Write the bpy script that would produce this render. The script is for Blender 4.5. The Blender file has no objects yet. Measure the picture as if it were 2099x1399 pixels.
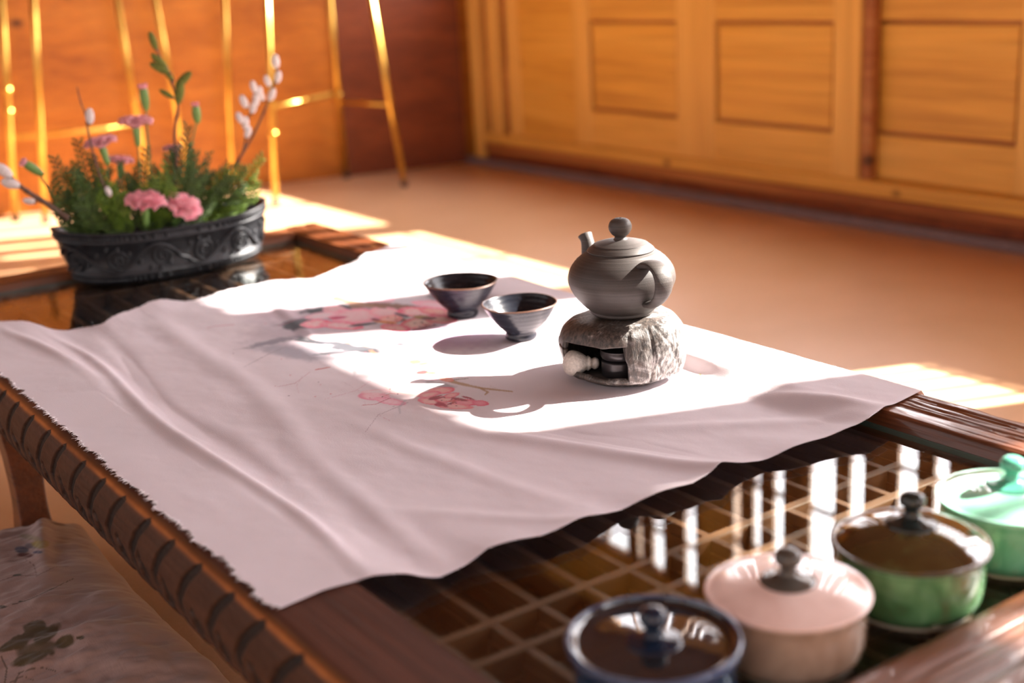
import bpy, math, random
import numpy as np
from mathutils import Vector, Matrix, noise
R = math.radians
scene = bpy.context.scene
C = scene.collection

# ------------------------------------------------------------------ camera
F_PX, W_PX, H_PX = 2626.07, 2099, 1399
YAW, PIT, ROL = R(55.7888), R(16.3069), R(-3.1278)
CAM_Z = 0.85
fw = np.array([math.cos(YAW)*math.cos(PIT), math.sin(YAW)*math.cos(PIT), -math.sin(PIT)])
r0 = np.array([math.sin(YAW), -math.cos(YAW), 0.0])
u0 = np.cross(r0, fw)
rt = math.cos(ROL)*r0 + math.sin(ROL)*u0
up = -math.sin(ROL)*r0 + math.cos(ROL)*u0
camd = bpy.data.cameras.new('camera')
cam = bpy.data.objects.new('camera', camd); C.objects.link(cam)
cam.matrix_world = Matrix([[rt[0], up[0], -fw[0], 0], [rt[1], up[1], -fw[1], 0],
                           [rt[2], up[2], -fw[2], CAM_Z], [0, 0, 0, 1]])
camd.sensor_width = 36; camd.lens = 36*F_PX/W_PX
camd.clip_start = 0.02
camd.dof.use_dof = True; camd.dof.focus_distance = 1.52; camd.dof.aperture_fstop = 2.9
scene.camera = cam

# ------------------------------------------------------------------ light
SUN_AZ, SUN_EL = R(158), R(36)          # travel direction of the light
SUN_STR = 27.0
SKY_BASE, SKY_GLOW = 1.0, 10.5
scene.view_settings.view_transform = 'Standard'
scene.view_settings.look = 'None'
scene.view_settings.gamma = 1
scene.view_settings.use_curve_mapping = False
scene.view_settings.exposure = 0.7
sd = Vector((math.cos(SUN_AZ)*math.cos(SUN_EL), math.sin(SUN_AZ)*math.cos(SUN_EL), -math.sin(SUN_EL)))
sl = bpy.data.lights.new('sun', 'SUN'); sl.energy = SUN_STR; sl.angle = R(0.6); sl.color = (1, .93, .84)
so = bpy.data.objects.new('sun', sl); C.objects.link(so)
so.rotation_euler = (-sd).to_track_quat('Z', 'Y').to_euler(); so.location = (6, -1, 5)
w = bpy.data.worlds.new('sky'); scene.world = w; w.use_nodes = True
nt = w.node_tree; nt.nodes.clear()
def wn(t, **k):
    n = nt.nodes.new(t)
    for a, b in k.items(): setattr(n, a, b)
    return n
tc = wn('ShaderNodeTexCoord'); dot = wn('ShaderNodeVectorMath', operation='DOT_PRODUCT')
gd = Vector((0.95, -0.12, 0.28)).normalized(); dot.inputs[1].default_value = gd
nt.links.new(tc.outputs['Generated'], dot.inputs[0])
mr = wn('ShaderNodeMapRange', interpolation_type='SMOOTHSTEP')
mr.inputs['From Min'].default_value = 0.25; mr.inputs['From Max'].default_value = 1.0
mr.inputs['To Min'].default_value = SKY_BASE; mr.inputs['To Max'].default_value = SKY_GLOW
nt.links.new(dot.outputs['Value'], mr.inputs['Value'])
bg = wn('ShaderNodeBackground'); bg.inputs['Color'].default_value = (1.0, .95, .98, 1)
nt.links.new(mr.outputs['Result'], bg.inputs['Strength'])
ow = wn('ShaderNodeOutputWorld'); nt.links.new(bg.outputs[0], ow.inputs[0])
scene.cycles.max_bounces = 10; scene.cycles.transparent_max_bounces = 16
scene.cycles.caustics_reflective = False; scene.cycles.caustics_refractive = False
scene.cycles.sample_clamp_indirect = 6

# ------------------------------------------------------------------ helpers
def ray(px, py):
    return rt*(px-1049.5)/F_PX - up*(py-699.5)/F_PX + fw
def PZ(px, py, z):      # point seen at a pixel on the horizontal plane z
    d = ray(px, py); return Vector(d*((z-CAM_Z)/d[2])+np.array([0, 0, CAM_Z]))
def PY(px, py, y):
    d = ray(px, py); return Vector(d*(y/d[1])+np.array([0, 0, CAM_Z]))
def PX(px, py, x):
    d = ray(px, py); return Vector(d*(x/d[0])+np.array([0, 0, CAM_Z]))
FWD = Vector((math.cos(YAW), math.sin(YAW), 0)); RGT = Vector((math.sin(YAW), -math.cos(YAW), 0))

class MB:
    def __init__(s): s.v = []; s.f = []; s.m = []
    def add(s, vs, fs, mi=0):
        o = len(s.v); s.v += [tuple(v) for v in vs]; s.f += [tuple(i+o for i in f) for f in fs]; s.m += [mi]*len(fs)
    def box(s, a, b, mi=0):
        x0, y0, z0 = a; x1, y1, z1 = b
        s.add([(x0,y0,z0),(x1,y0,z0),(x1,y1,z0),(x0,y1,z0),(x0,y0,z1),(x1,y0,z1),(x1,y1,z1),(x0,y1,z1)],
              [(0,3,2,1),(4,5,6,7),(0,1,5,4),(1,2,6,5),(2,3,7,6),(3,0,4,7)], mi)
    def tube(s, pts, rad, n=10, mi=0, flat=1.0):
        pts = [Vector(p) for p in pts]
        if not hasattr(rad, '__len__'): rad = [rad]*len(pts)
        vs = []; prev = None
        for i, p in enumerate(pts):
            t = (pts[min(i+1, len(pts)-1)]-pts[max(i-1, 0)]).normalized()
            a = prev if prev else (Vector((0,0,1)) if abs(t.z) < .9 else Vector((1,0,0)))
            x = (a - t*a.dot(t)).normalized(); prev = x; y = t.cross(x)
            for k in range(n):
                q = 2*math.pi*k/n; vs.append(p + x*math.cos(q)*rad[i] + y*math.sin(q)*rad[i]*flat)
        fs = []
        for i in range(len(pts)-1):
            for k in range(n):
                k2 = (k+1) % n; fs.append((i*n+k, i*n+k2, (i+1)*n+k2, (i+1)*n+k))
        fs.append(tuple(reversed(range(n)))); fs.append(tuple(range((len(pts)-1)*n, len(pts)*n)))
        s.add(vs, fs, mi)
    def lathe(s, prof, n=64, c=(0,0,0), fn=None, mi=0, ring=False):
        if ring: prof = list(prof)+[prof[0]]
        vs = []; fs = []; m = len(prof)
        for i, (r, z) in enumerate(prof):
            for k in range(n):
                q = 2*math.pi*k/n; v = Vector((r*math.cos(q), r*math.sin(q), z))
                if fn: v = fn(v, q)
                vs.append(v+Vector(c))
        for i in range(m-1):
            for k in range(n):
                k2 = (k+1) % n; fs.append((i*n+k, i*n+k2, (i+1)*n+k2, (i+1)*n+k))
        if prof[0][0] > 1e-5 and not ring: fs.append(tuple(reversed(range(n))))
        if prof[-1][0] > 1e-5 and not ring: fs.append(tuple(range((m-1)*n, m*n)))
        s.add(vs, fs, mi)
    def ell(s, c, ax, r, n=8, m=6, mi=0):   # ellipsoid along ax, radii r=(along, across)
        c = Vector(c); ax = Vector(ax).normalized(); a = Vector((0,0,1)) if abs(ax.z) < .9 else Vector((1,0,0))
        x = (a-ax*a.dot(ax)).normalized(); y = ax.cross(x); vs = []; fs = []
        for i in range(m+1):
            t = math.pi*i/m; rr = math.sin(t)*r[1]+1e-5; h = -math.cos(t)*r[0]
            for k in range(n):
                q = 2*math.pi*k/n; vs.append(c+ax*h+x*math.cos(q)*rr+y*math.sin(q)*rr)
        for i in range(m):
            for k in range(n):
                k2 = (k+1) % n; fs.append((i*n+k, i*n+k2, (i+1)*n+k2, (i+1)*n+k))
        s.add(vs, fs, mi)
    def build(s, name, mats, parent=None, smooth=True, bevel=0, sub=0, loc=None):
        me = bpy.data.meshes.new(name)
        vs = s.v
        if loc is not None: L = Vector(loc); vs = [tuple(Vector(v)-L) for v in vs]
        me.from_pydata(vs, [], s.f)
        if not isinstance(mats, (list, tuple)): mats = [mats]
        for m in mats: me.materials.append(m)
        me.polygons.foreach_set('material_index', s.m)
        if smooth: me.polygons.foreach_set('use_smooth', [True]*len(me.polygons))
        me.update()
        o = bpy.data.objects.new(name, me); C.objects.link(o)
        if loc is not None and not parent: o.location = loc
        if parent: o.parent = parent
        if bevel:
            b = o.modifiers.new('bevel', 'BEVEL'); b.width = bevel; b.segments = 2; b.limit_method = 'ANGLE'; b.angle_limit = R(35)
        if sub:
            q = o.modifiers.new('sub', 'SUBSURF'); q.levels = sub; q.render_levels = sub
        return o
def smoothprof(p, k=6):
    out = []
    n = len(p)
    for i in range(n-1):
        p0 = p[max(i-1,0)]; p1 = p[i]; p2 = p[i+1]; p3 = p[min(i+2,n-1)]
        for j in range(k):
            t = j/k
            out.append(tuple(.5*((2*p1[a])+(-p0[a]+p2[a])*t+(2*p0[a]-5*p1[a]+4*p2[a]-p3[a])*t*t+(-p0[a]+3*p1[a]-3*p2[a]+p3[a])*t**3) for a in range(len(p1))))
    out.append(tuple(p[-1])); return out
def sprof(p, k=6): return [(max(a, 0), b) for a, b in smoothprof(p, k)]
def grid(name, P, mats, parent=None, col=None, loc=None, smooth=True):
    n, m = P.shape[:2]; me = bpy.data.meshes.new(name)
    idx = np.arange(n*m).reshape(n, m)
    q = np.stack([idx[:-1,:-1], idx[:-1,1:], idx[1:,1:], idx[1:,:-1]], -1).reshape(-1, 4)
    V = P.reshape(-1, 3).copy()
    if loc is not None: V -= np.array(loc)
    me.vertices.add(n*m); me.vertices.foreach_set('co', V.ravel())
    me.loops.add(q.size); me.loops.foreach_set('vertex_index', q.ravel().astype(np.int32))
    me.polygons.add(len(q)); me.polygons.foreach_set('loop_start', np.arange(0, q.size, 4, dtype=np.int32))
    me.polygons.foreach_set('loop_total', np.full(len(q), 4, dtype=np.int32))
    me.update(calc_edges=True)
    if smooth: me.polygons.foreach_set('use_smooth', np.ones(len(q), bool))
    if col is not None:
        ca = me.color_attributes.new('paint', 'FLOAT_COLOR', 'POINT')
        cc = np.ones((n*m, 4), np.float32); cc[:, :3] = col.reshape(-1, 3); ca.data.foreach_set('color', cc.ravel())
    me.materials.append(mats); me.validate()
    o = bpy.data.objects.new(name, me); C.objects.link(o)
    if loc is not None and not parent: o.location = loc
    if parent: o.parent = parent
    return o
def thing(name, label, cat, loc, rz=0, group=None):
    o = bpy.data.objects.new(name, None); C.objects.link(o); o.location = loc; o.rotation_euler = (0, 0, rz)
    o.empty_display_size = .03
    o['label'] = label; o['category'] = cat
    if group: o['group'] = group
    return o
def tag(o, label, cat, group=None):
    o['label'] = label; o['category'] = cat
    if group: o['group'] = group
    return o
def struct(o): o['kind'] = 'structure'; return o

# numpy value noise
def vnoise(x, y, seed=0):
    xi = np.floor(x).astype(int); yi = np.floor(y).astype(int); fx = x-xi; fy = y-yi
    fx = fx*fx*(3-2*fx); fy = fy*fy*(3-2*fy)
    def h(a, b):
        n = (a*374761393+b*668265263+seed*1274126177) & 0x7fffffff
        n = ((n ^ (n >> 13))*1274126177) & 0x7fffffff
        return ((n ^ (n >> 16)) & 0xffff)/65535.0
    return (h(xi,yi)*(1-fx)+h(xi+1,yi)*fx)*(1-fy)+(h(xi,yi+1)*(1-fx)+h(xi+1,yi+1)*fx)*fy
def fbm(x, y, seed=0, o=4):
    s = 0; a = .5; t = 0
    for k in range(o):
        s = s+a*vnoise(x*2**k, y*2**k, seed+k*7); t += a; a *= .5
    return s/t
def sstep(a, b, x):
    t = np.clip((x-a)/(b-a), 0, 1); return t*t*(3-2*t)

# ------------------------------------------------------------------ materials
class NT:
    def __init__(s, name):
        s.m = bpy.data.materials.new(name); s.m.use_nodes = True; s.t = s.m.node_tree
        s.b = s.t.nodes['Principled BSDF']; s.o = s.t.nodes['Material Output']
    def n(s, t, _in=None, **k):
        n = s.t.nodes.new('ShaderNode'+t)
        for a, b in k.items(): setattr(n, a, b)
        for a, b in (_in or {}).items():
            if isinstance(b, bpy.types.NodeSocket): s.t.links.new(b, n.inputs[a])
            else: n.inputs[a].default_value = b
        return n
    def l(s, a, b): s.t.links.new(a, b)
    def ramp(s, fac, stops):
        r = s.n('ValToRGB', {'Fac': fac}); e = r.color_ramp.elements
        while len(e) < len(stops): e.new(.5)
        for i, (p, c) in enumerate(stops): e[i].position = p; e[i].color = (*c, 1)
        return r.outputs['Color']
    def mix(s, f, a, b, mode='MIX'):
        m = s.n('Mix', data_type='RGBA', blend_type=mode)
        for k, v in ((0, f), (6, a), (7, b)):
            if isinstance(v, bpy.types.NodeSocket): s.l(v, m.inputs[k])
            else: m.inputs[k].default_value = v if k == 0 else (*v, 1)
        return m.outputs[2]
    def coords(s, scale=(1,1,1), rot=(0,0,0), kind='Object'):
        t = s.n('TexCoord'); m = s.n('Mapping', {'Vector': t.outputs[kind]})
        m.inputs['Scale'].default_value = scale; m.inputs['Rotation'].default_value = rot
        return m.outputs[0]
    def noise(s, vec, scale=1, det=4, rough=.55, dist=0):
        return s.n('TexNoise', {'Vector': vec, 'Scale': scale, 'Detail': det, 'Roughness': rough, 'Distortion': dist}).outputs['Fac']
    def bump(s, h, strength=.3, dist=.01):
        b = s.n('Bump', {'Height': h, 'Strength': strength, 'Distance': dist}); s.l(b.outputs[0], s.b.inputs['Normal'])
    def set(s, rough=None, metal=None, spec=None, coat=None, sheen=None, col=None):
        for k, v in (('Roughness', rough), ('Metallic', metal), ('Specular IOR Level', spec), ('Coat Weight', coat), ('Sheen Weight', sheen), ('Base Color', col)):
            if v is None: continue
            if isinstance(v, bpy.types.NodeSocket): s.l(v, s.b.inputs[k])
            else: s.b.inputs[k].default_value = (*v, 1) if k == 'Base Color' else v
        return s.m
def plain(name, col, rough=.5, metal=0, spec=None, var=.12, nscale=30, bump=0, coat=None):
    a = NT(name); v = a.coords(); f = a.noise(v, nscale, 3)
    c = a.ramp(f, [(.3, tuple(x*(1-var) for x in col)), (.7, tuple(min(1, x*(1+var)) for x in col))])
    if bump: a.bump(f, bump, .003)
    return a.set(rough=rough, metal=metal, spec=spec, coat=coat, col=c)
def wood(name, dark, mid, light, axis=1, scale=1., rough=.5, bump=.15, knots=0, coat=None):
    a = NT(name); sc = [9*scale]*3; sc[axis] = .55*scale
    v = a.coords(tuple(sc)); n1 = a.noise(v, 1.0, 5, .6, .6)
    sc2 = [70*scale]*3; sc2[axis] = 1.6*scale; n2 = a.noise(a.coords(tuple(sc2)), 1, 3, .6, .2)
    mixf = a.n('MapRange', {'Value': n1, 'From Min': .25, 'From Max': .75}).outputs[0]
    c = a.ramp(mixf, [(0, dark), (.5, mid), (1, light)])
    c = a.mix(.22, c, a.ramp(n2, [(.35, tuple(x*.35 for x in dark)), (.6, light)]), 'MIX')
    if knots:
        sk = [2.6*knots]*3; sk[axis] = 1.7*knots
        vo = a.n('TexVoronoi', {'Vector': a.coords(tuple(sk)), 'Scale': 1.0, 'Randomness': 1.0})
        k = a.n('MapRange', {'Value': vo.outputs['Distance'], 'From Min': .035, 'From Max': .10, 'To Min': 1, 'To Max': 0}).outputs[0]
        c = a.mix(k, c, tuple(x*.3 for x in dark))
    if bump: a.bump(n2, bump, .004)
    return a.set(rough=rough, coat=coat, col=c)

M = {}
M['wallwood'] = wood('orange_pine', (.32,.085,.009), (.52,.165,.016), (.62,.23,.03), 0, .8, .38, .05, knots=1.6)
M['darkwood'] = wood('dark_red_pine', (.12,.022,.008), (.21,.045,.012), (.28,.07,.02), 0, .8, .4, .05)
M['panel'] = wood('honey_pine', (.52,.22,.032), (.76,.385,.058), (.84,.48,.10), 1, .9, .42, .05, knots=1.1)
M['stile'] = wood('honey_pine_upright', (.64,.32,.065), (.80,.44,.095), (.86,.52,.14), 2, .9, .42, .05)
M['rail'] = wood('honey_pine_rail', (.54,.24,.035), (.76,.40,.07), (.84,.49,.12), 1, 1, .42, .05, knots=2.4)
M['redwood'] = wood('red_heartwood', (.20,.045,.012), (.33,.09,.022), (.62,.30,.09), 1, .7, .45, .05, knots=1.6)
M['tablewood'] = wood('stained_table_wood', (.035,.010,.004), (.11,.030,.010), (.22,.065,.02), 1, 2.2, .38, .5, coat=.25)
M['tablewood_x'] = wood('stained_table_wood_cross', (.05,.016,.008), (.14,.042,.016), (.26,.09,.035), 0, 2.2, .38, .5, coat=.25)
M['ceil'] = wood('brown_ceiling_boards', (.07,.028,.012), (.12,.05,.02), (.18,.08,.035), 0, .8, .6, .05)
M['lattice'] = wood('lattice_wood', (.045,.016,.007), (.085,.031,.013), (.13,.05,.02), 1, 3, .5, .2)
M['lattice_x'] = wood('lattice_cross_wood', (.06,.022,.009), (.11,.042,.017), (.16,.065,.026), 0, 3, .5, .2)
M['lattice_dark'] = plain('board_under_lattice', (.045,.018,.009), .6, nscale=12, var=.4)
M['winlattice'] = wood('window_lattice_wood', (.22,.085,.03), (.36,.16,.05), (.48,.24,.09), 2, 2, .5, .1)

a = NT('oiled_paper_floor')       # golden oiled-paper floor
v = a.coords((1,1,1)); n1 = a.noise(v, 2.3, 5, .6, .4); n2 = a.noise(v, 160, 3)
c = a.ramp(n1, [(.25, (.55,.31,.15)), (.5, (.63,.37,.20)), (.8, (.70,.43,.25))])
c = a.mix(.12, c, a.ramp(n2, [(.3, (.30,.17,.09)), (.7, (.70,.50,.33))]))
a.bump(n2, .08, .001); M['floor'] = a.set(rough=.34, col=c, spec=.5)

a = NT('ivory_plaster'); n1 = a.noise(a.coords(), 8, 4); M['plaster'] = a.set(rough=.8, col=a.ramp(n1, [(.3, (.62,.50,.38)), (.7, (.70,.58,.46))]))

a = NT('table_glass')
lw = a.n('LayerWeight', {'Blend': .5}); p = a.n('Math', {0: lw.outputs['Facing'], 1: 5.0}, operation='POWER')
mm = a.n('MapRange', {'Value': p.outputs[0], 'To Min': .045, 'To Max': .9}); tr = a.n('BsdfTransparent', {'Color': (.93,.97,.95,1)})
gl = a.n('BsdfGlossy', {'Color': (1,1,1,1), 'Roughness': .003}); mx = a.n('MixShader', {0: mm.outputs[0], 1: tr.outputs[0], 2: gl.outputs[0]})
a.l(mx.outputs[0], a.o.inputs['Surface']); M['glass'] = a.m
M['glassedge'] = plain('green_glass_edge', (.10,.14,.12), .25, var=.1)

def paint_mat(name, rough, weave, sheen=None, grain=.3):
    a = NT(name); at = a.n('Attribute', attribute_name='paint')
    v = a.coords((1,1,1)); f1 = a.noise(a.coords((weave, weave*.25, 1)), 1, 2); f2 = a.noise(a.coords((weave*.25, weave, 1)), 1, 2)
    s = a.n('Math', {0: f1, 1: f2}, operation='ADD'); n3 = a.noise(v, 9, 4)
    c = a.mix(.10, at.outputs['Color'], a.ramp(n3, [(.3, (.55,.44,.42)), (.7, (.95,.90,.93))]), 'MULTIPLY')
    a.bump(s.outputs[0], grain, .0006)
    return a.set(rough=rough, col=c, sheen=sheen, spec=.15)
M['cloth'] = paint_mat('painted_cotton', .9, 900, .2)
_t = M['cloth'].node_tree; _b = _t.nodes['Principled BSDF']; _o = _t.nodes['Material Output']
_tr = _t.nodes.new('ShaderNodeBsdfTranslucent'); _mx = _t.nodes.new('ShaderNodeMixShader'); _mx.inputs[0].default_value = .22
_t.links.new(_b.inputs['Base Color'].links[0].from_socket, _tr.inputs['Color'])
_t.links.new(_b.outputs[0], _mx.inputs[1]); _t.links.new(_tr.outputs[0], _mx.inputs[2]); _t.links.new(_mx.outputs[0], _o.inputs['Surface'])
M['cushion'] = paint_mat('cushion_linen', .9, 500, .3)
M['apron'] = NT('carved_rail'); _a = M['apron']
at = _a.n('Attribute', attribute_name='paint'); n2 = _a.noise(_a.coords((160, 4, 160)), 1, 3, .6, .3); n3 = _a.noise(_a.coords((14, 3, 14)), 1, 4, .6, .5)
c = _a.mix(.75, at.outputs['Color'], _a.ramp(n3, [(.3, (.45,.40,.40)), (.7, (1,1,1))]), 'MULTIPLY'); _a.bump(n2, .35, .002)
M['apron'] = _a.set(rough=.6, col=c, spec=.25)

a = NT('stoneware_teapot')   # speckled grey-brown clay
v = a.coords(); sp = a.noise(v, 900, 2, .5); big = a.noise(a.coords((1,1,2)), 18, 4); rings = a.noise(a.coords((2,2,420)), 1, 3)
c = a.ramp(big, [(.3, (.040,.033,.030)), (.7, (.068,.058,.054))])
c = a.mix(.35, c, a.ramp(rings, [(.3, (.025,.021,.019)), (.7, (.12,.105,.098))]))
c = a.mix(a.ramp(sp, [(.28, (1,1,1)), (.34, (0,0,0))]), c, (.03,.025,.022)); 
hs = a.n('Math', {0: sp, 1: rings}, operation='ADD'); a.bump(hs.outputs[0], .25, .0006)
M['teapot'] = a.set(rough=.5, col=c, spec=.35)
a = NT('ash_glazed_clay')    # warmer: dark clay under white ash brushing, shade partly painted at left and top
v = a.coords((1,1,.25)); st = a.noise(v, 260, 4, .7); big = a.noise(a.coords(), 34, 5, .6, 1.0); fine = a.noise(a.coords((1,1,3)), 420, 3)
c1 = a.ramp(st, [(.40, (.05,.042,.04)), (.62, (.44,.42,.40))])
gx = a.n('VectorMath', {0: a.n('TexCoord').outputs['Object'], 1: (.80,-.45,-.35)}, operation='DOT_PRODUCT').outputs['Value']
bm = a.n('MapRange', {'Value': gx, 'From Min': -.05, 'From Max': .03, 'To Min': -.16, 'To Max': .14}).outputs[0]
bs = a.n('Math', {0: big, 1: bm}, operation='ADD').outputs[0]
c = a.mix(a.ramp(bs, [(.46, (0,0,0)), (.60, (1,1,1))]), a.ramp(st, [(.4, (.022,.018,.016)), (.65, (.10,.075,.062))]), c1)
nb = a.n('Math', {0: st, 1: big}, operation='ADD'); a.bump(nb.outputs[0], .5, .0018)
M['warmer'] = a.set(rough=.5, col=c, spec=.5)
M['warmer_dark'] = plain('dark_clay', (.035,.03,.028), .6, nscale=120, var=.3, bump=.2)
M['burner'] = plain('burner_metal', (.035,.03,.032), .28, metal=.4, nscale=60)
M['stopper'] = plain('pale_bisque_clay', (.52,.47,.42), .75, nscale=300, var=.2, bump=.4)
a = NT('black_tenmoku_glaze')
v = a.coords((1,1,6)); n1 = a.noise(v, 40, 4); n2 = a.noise(a.coords(), 700, 2)
M['tenmoku'] = a.set(rough=a.n('MapRange', {'Value': n1, 'To Min': .20, 'To Max': .32}).outputs[0], col=a.ramp(n1, [(.35, (.007,.008,.013)), (.7, (.016,.018,.026))]), spec=.4)
M['tenmoku_rim'] = plain('rust_rim', (.10,.045,.028), .4)
a = NT('blackened_bronze'); n1 = a.noise(a.coords(), 55, 4)
M['bronze'] = a.set(rough=.46, metal=.25, col=a.ramp(n1, [(.3, (.012,.012,.015)), (.7, (.032,.033,.038))]), spec=.45)
M['water'] = plain('planter_water', (.012,.016,.012), .03, nscale=5)
M['pebble'] = plain('clear_pebble', (.45,.45,.40), .05, nscale=5)
M['brass'] = plain('polished_brass', (.70,.42,.09), .28, metal=1, nscale=14, var=.15)
M['stem'] = plain('green_stem', (.10,.17,.045), .55)
M['calyx'] = plain('green_calyx', (.14,.26,.06), .5)
a = NT('pink_petal'); n1 = a.noise(a.coords(), 90, 3)
c = a.ramp(n1, [(.3, (.80,.22,.30)), (.7, (.95,.52,.56))]); M['petal'] = a.set(rough=.7, col=c)
a.b.inputs['Subsurface Weight'].default_value = .15; a.b.inputs['Subsurface Radius'].default_value = (.01,.004,.004)
M['petal_dusky'] = plain('dusky_pink_petal', (.92,.42,.46), .7, nscale=90, var=.25)
M['twig'] = plain('brown_twig', (.10,.055,.035), .7, nscale=120, var=.4, bump=.3)
M['catkin'] = plain('silver_catkin', (.72,.66,.64), .95, nscale=500, var=.3, bump=.6)
M['catkin_green'] = plain('green_catkin', (.13,.15,.025), .9, nscale=400, var=.5, bump=.6)
M['fern'] = plain('cypress_green', (.045,.085,.010), .6, nscale=60, var=.5)
M['fern_light'] = plain('young_cypress_green', (.12,.21,.018), .6, nscale=60, var=.4)
M['tassel'] = plain('dark_red_cord', (.25,.03,.015), .7)

# ------------------------------------------------------------------ the room
WX = 3.182
def wall_y(x): return 4.943 + (WX-x)*0.195
b = MB(); b.box((-2.4,-2.4,-.1),(WX+.35,6.2,0)); fl = struct(b.build('floor', M['floor'], smooth=False))
b = MB(); b.box((-2.4,-2.4,2.6),(WX+.12,6.2,2.7)); struct(b.build('ceiling', M['ceil'], smooth=False))
# back wall: wide boards
b = MB()
p0 = (-2.4, wall_y(-2.4)); p1 = (WX+.2, wall_y(WX+.2))
nd = Vector((p1[0]-p0[0], p1[1]-p0[1], 0)).normalized(); nn = Vector((-nd.y, nd.x, 0))
def quadwall(b, xa, xb, z0, z1, th=.1, off=0., mi=0):
    A = Vector((xa, wall_y(xa), 0))-nn*off; B = Vector((xb, wall_y(xb), 0))-nn*off
    vs = [A, B, B+nn*(th+off), A+nn*(th+off)]
    b.add([v+Vector((0,0,z0)) for v in vs]+[v+Vector((0,0,z1)) for v in vs],
          [(0,3,2,1),(4,5,6,7),(0,1,5,4),(1,2,6,5),(2,3,7,6),(3,0,4,7)], mi)
zz = 0
hts = [.34,.31,.36,.33,.30,.35,.61]
for h in hts:
    quadwall(b, -2.4, WX+.2, zz, zz+h-.004); zz += h
quadwall(b, -2.4, WX+.2, 0, 2.6, th=.12, off=-.004)
struct(b.build('wall_back', M['wallwood'], smooth=False))
b = MB(); quadwall(b, 2.60, WX-.02, 0, 2.6, th=.02, off=.02); struct(b.build('trim_1', M['darkwood'], smooth=False, bevel=.003))  # added board: darker wood, with the shade near the corner put into its colour
# left wall and the wall behind the camera, both with broad window openings
b = MB()
for (z0,z1,y0,y1) in ((0,.55,-2.4,6.2),(2.2,2.6,-2.4,6.2),(.55,2.2,-2.4,-1.9),(.55,2.2,.1,.35),(.55,2.2,2.4,2.65),(.55,2.2,5.0,6.2)):
    b.box((-2.4,y0,z0),(-2.3,y1,z1))
struct(b.build('wall_left', M['plaster'], smooth=False))
b = MB()
for (z0,z1,x0,x1) in ((0,.5,-2.3,WX),(2.2,2.6,-2.3,WX),(.5,2.2,-2.3,-1.6),(.5,2.2,.2,.5),(.5,2.2,2.3,WX)):
    b.box((x0,-2.4,z0),(x1,-2.3,z1))
struct(b.build('wall_front', M['plaster'], smooth=False))

# right wall: low wooden panelling, lattice windows above
SILL, LINT = .78, 2.305
b = MB()
for (y0,y1,z0,z1) in ((-2.4,6.0,LINT,2.6),(4.80,6.0,SILL,LINT),(-2.4,-1.35,SILL,LINT),(3.30,3.46,SILL,LINT),(4.43,4.53,1.62,LINT),(4.53,4.60,1.34,LINT),(4.60,4.68,1.02,LINT),(4.68,4.80,SILL,LINT),(-.07,.14,SILL,LINT),(.70,.885,SILL,LINT),(1.235,2.24,SILL,1.45),):  # stepped pieces beside the far window are added to keep sun off the back wall
    b.box((WX+.02,y0,z0),(WX+.10,y1,z1))
b.box((WX+.09,-2.4,0),(WX+.14,1.9,SILL-.03))
b.box((WX+.09,1.9,0),(WX+.14,6.0,SILL-.03))
b.box((WX-.02,-2.4,SILL-.03),(WX+.14,6.0,SILL))
struct(b.build('wall_right', M['stile'], smooth=False, bevel=.002))
# floor-level trim along the panelled wall
b = MB(); b.box((WX-.028,-2.4,0),(WX+.09,4.93,.030)); struct(b.build('baseboard_right', plain('grey_violet_strip', (.20,.15,.16), .5), smooth=False, bevel=.004))
b = MB(); b.box((WX+.004,-2.4,.030),(WX+.09,4.9,.062)); struct(b.build('trim_2', M['darkwood'], smooth=False))
b = MB(); b.box((WX-.006,-2.4,.062),(WX+.09,4.88,.10)); struct(b.build('trim_3', M['redwood'], smooth=False, bevel=.004))
b = MB(); b.box((WX-.010,-2.4,.10),(WX+.09,4.86,.148)); struct(b.build('trim_4', M['rail'], smooth=False, bevel=.006))
# door leaves
def leaf(name, y0, y1, xf, panels, t=.03):
    d = bpy.data.objects.new(name, None); C.objects.link(d); d.location = (xf, y0, .148); struct(d)
    L = Vector((xf, y0, .148))
    ys = sorted(set([y0]+[q for p in panels for q in p]+[y1]))
    z0, zi0, zi1, z1 = .148, .285, .633, SILL-.03
    st = [(y0, panels[0][0])]+[(panels[i][1], panels[i+1][0]) for i in range(len(panels)-1)]+[(panels[-1][1], y1)]
    for (a0, a1) in st:
        if a1-a0 > .005:
            b = MB(); b.box((xf,a0,z0),(xf+t,a1,z1)); b.build('stile', M['stile'], d, False, .003, loc=L)
    for (a0, a1) in panels:
        for za, zb in ((z0, zi0), (zi1, z1)):
            b = MB(); b.box((xf+.002,a0,za),(xf+t,a1,zb)); b.build('rail', M['rail'], d, False, .003, loc=L)
        b = MB(); b.box((xf+.020,a0-.004,zi0-.004),(xf+t-.004,a1+.004,zi1+.004)); b.build('backing_board', M['redwood'], d, False, loc=L); b = MB()
        g = .013; b.box((xf+.009,a0+g,zi0+g),(xf+.021,a1-g,zi1-g)); b.build('panel', M['panel'], d, False, .004, loc=L)
    return d
leaf('door_1', 2.69, 4.13, WX-.004, [(2.795,3.33),(3.525,4.03)], .055)
leaf('door_2', 1.20, 2.72, WX+.042, [(1.38,1.98),(2.165,2.67)])
leaf('door_3', -.30, 1.19, WX+.030, [(-.15,.45),(.60,1.08)])
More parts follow.
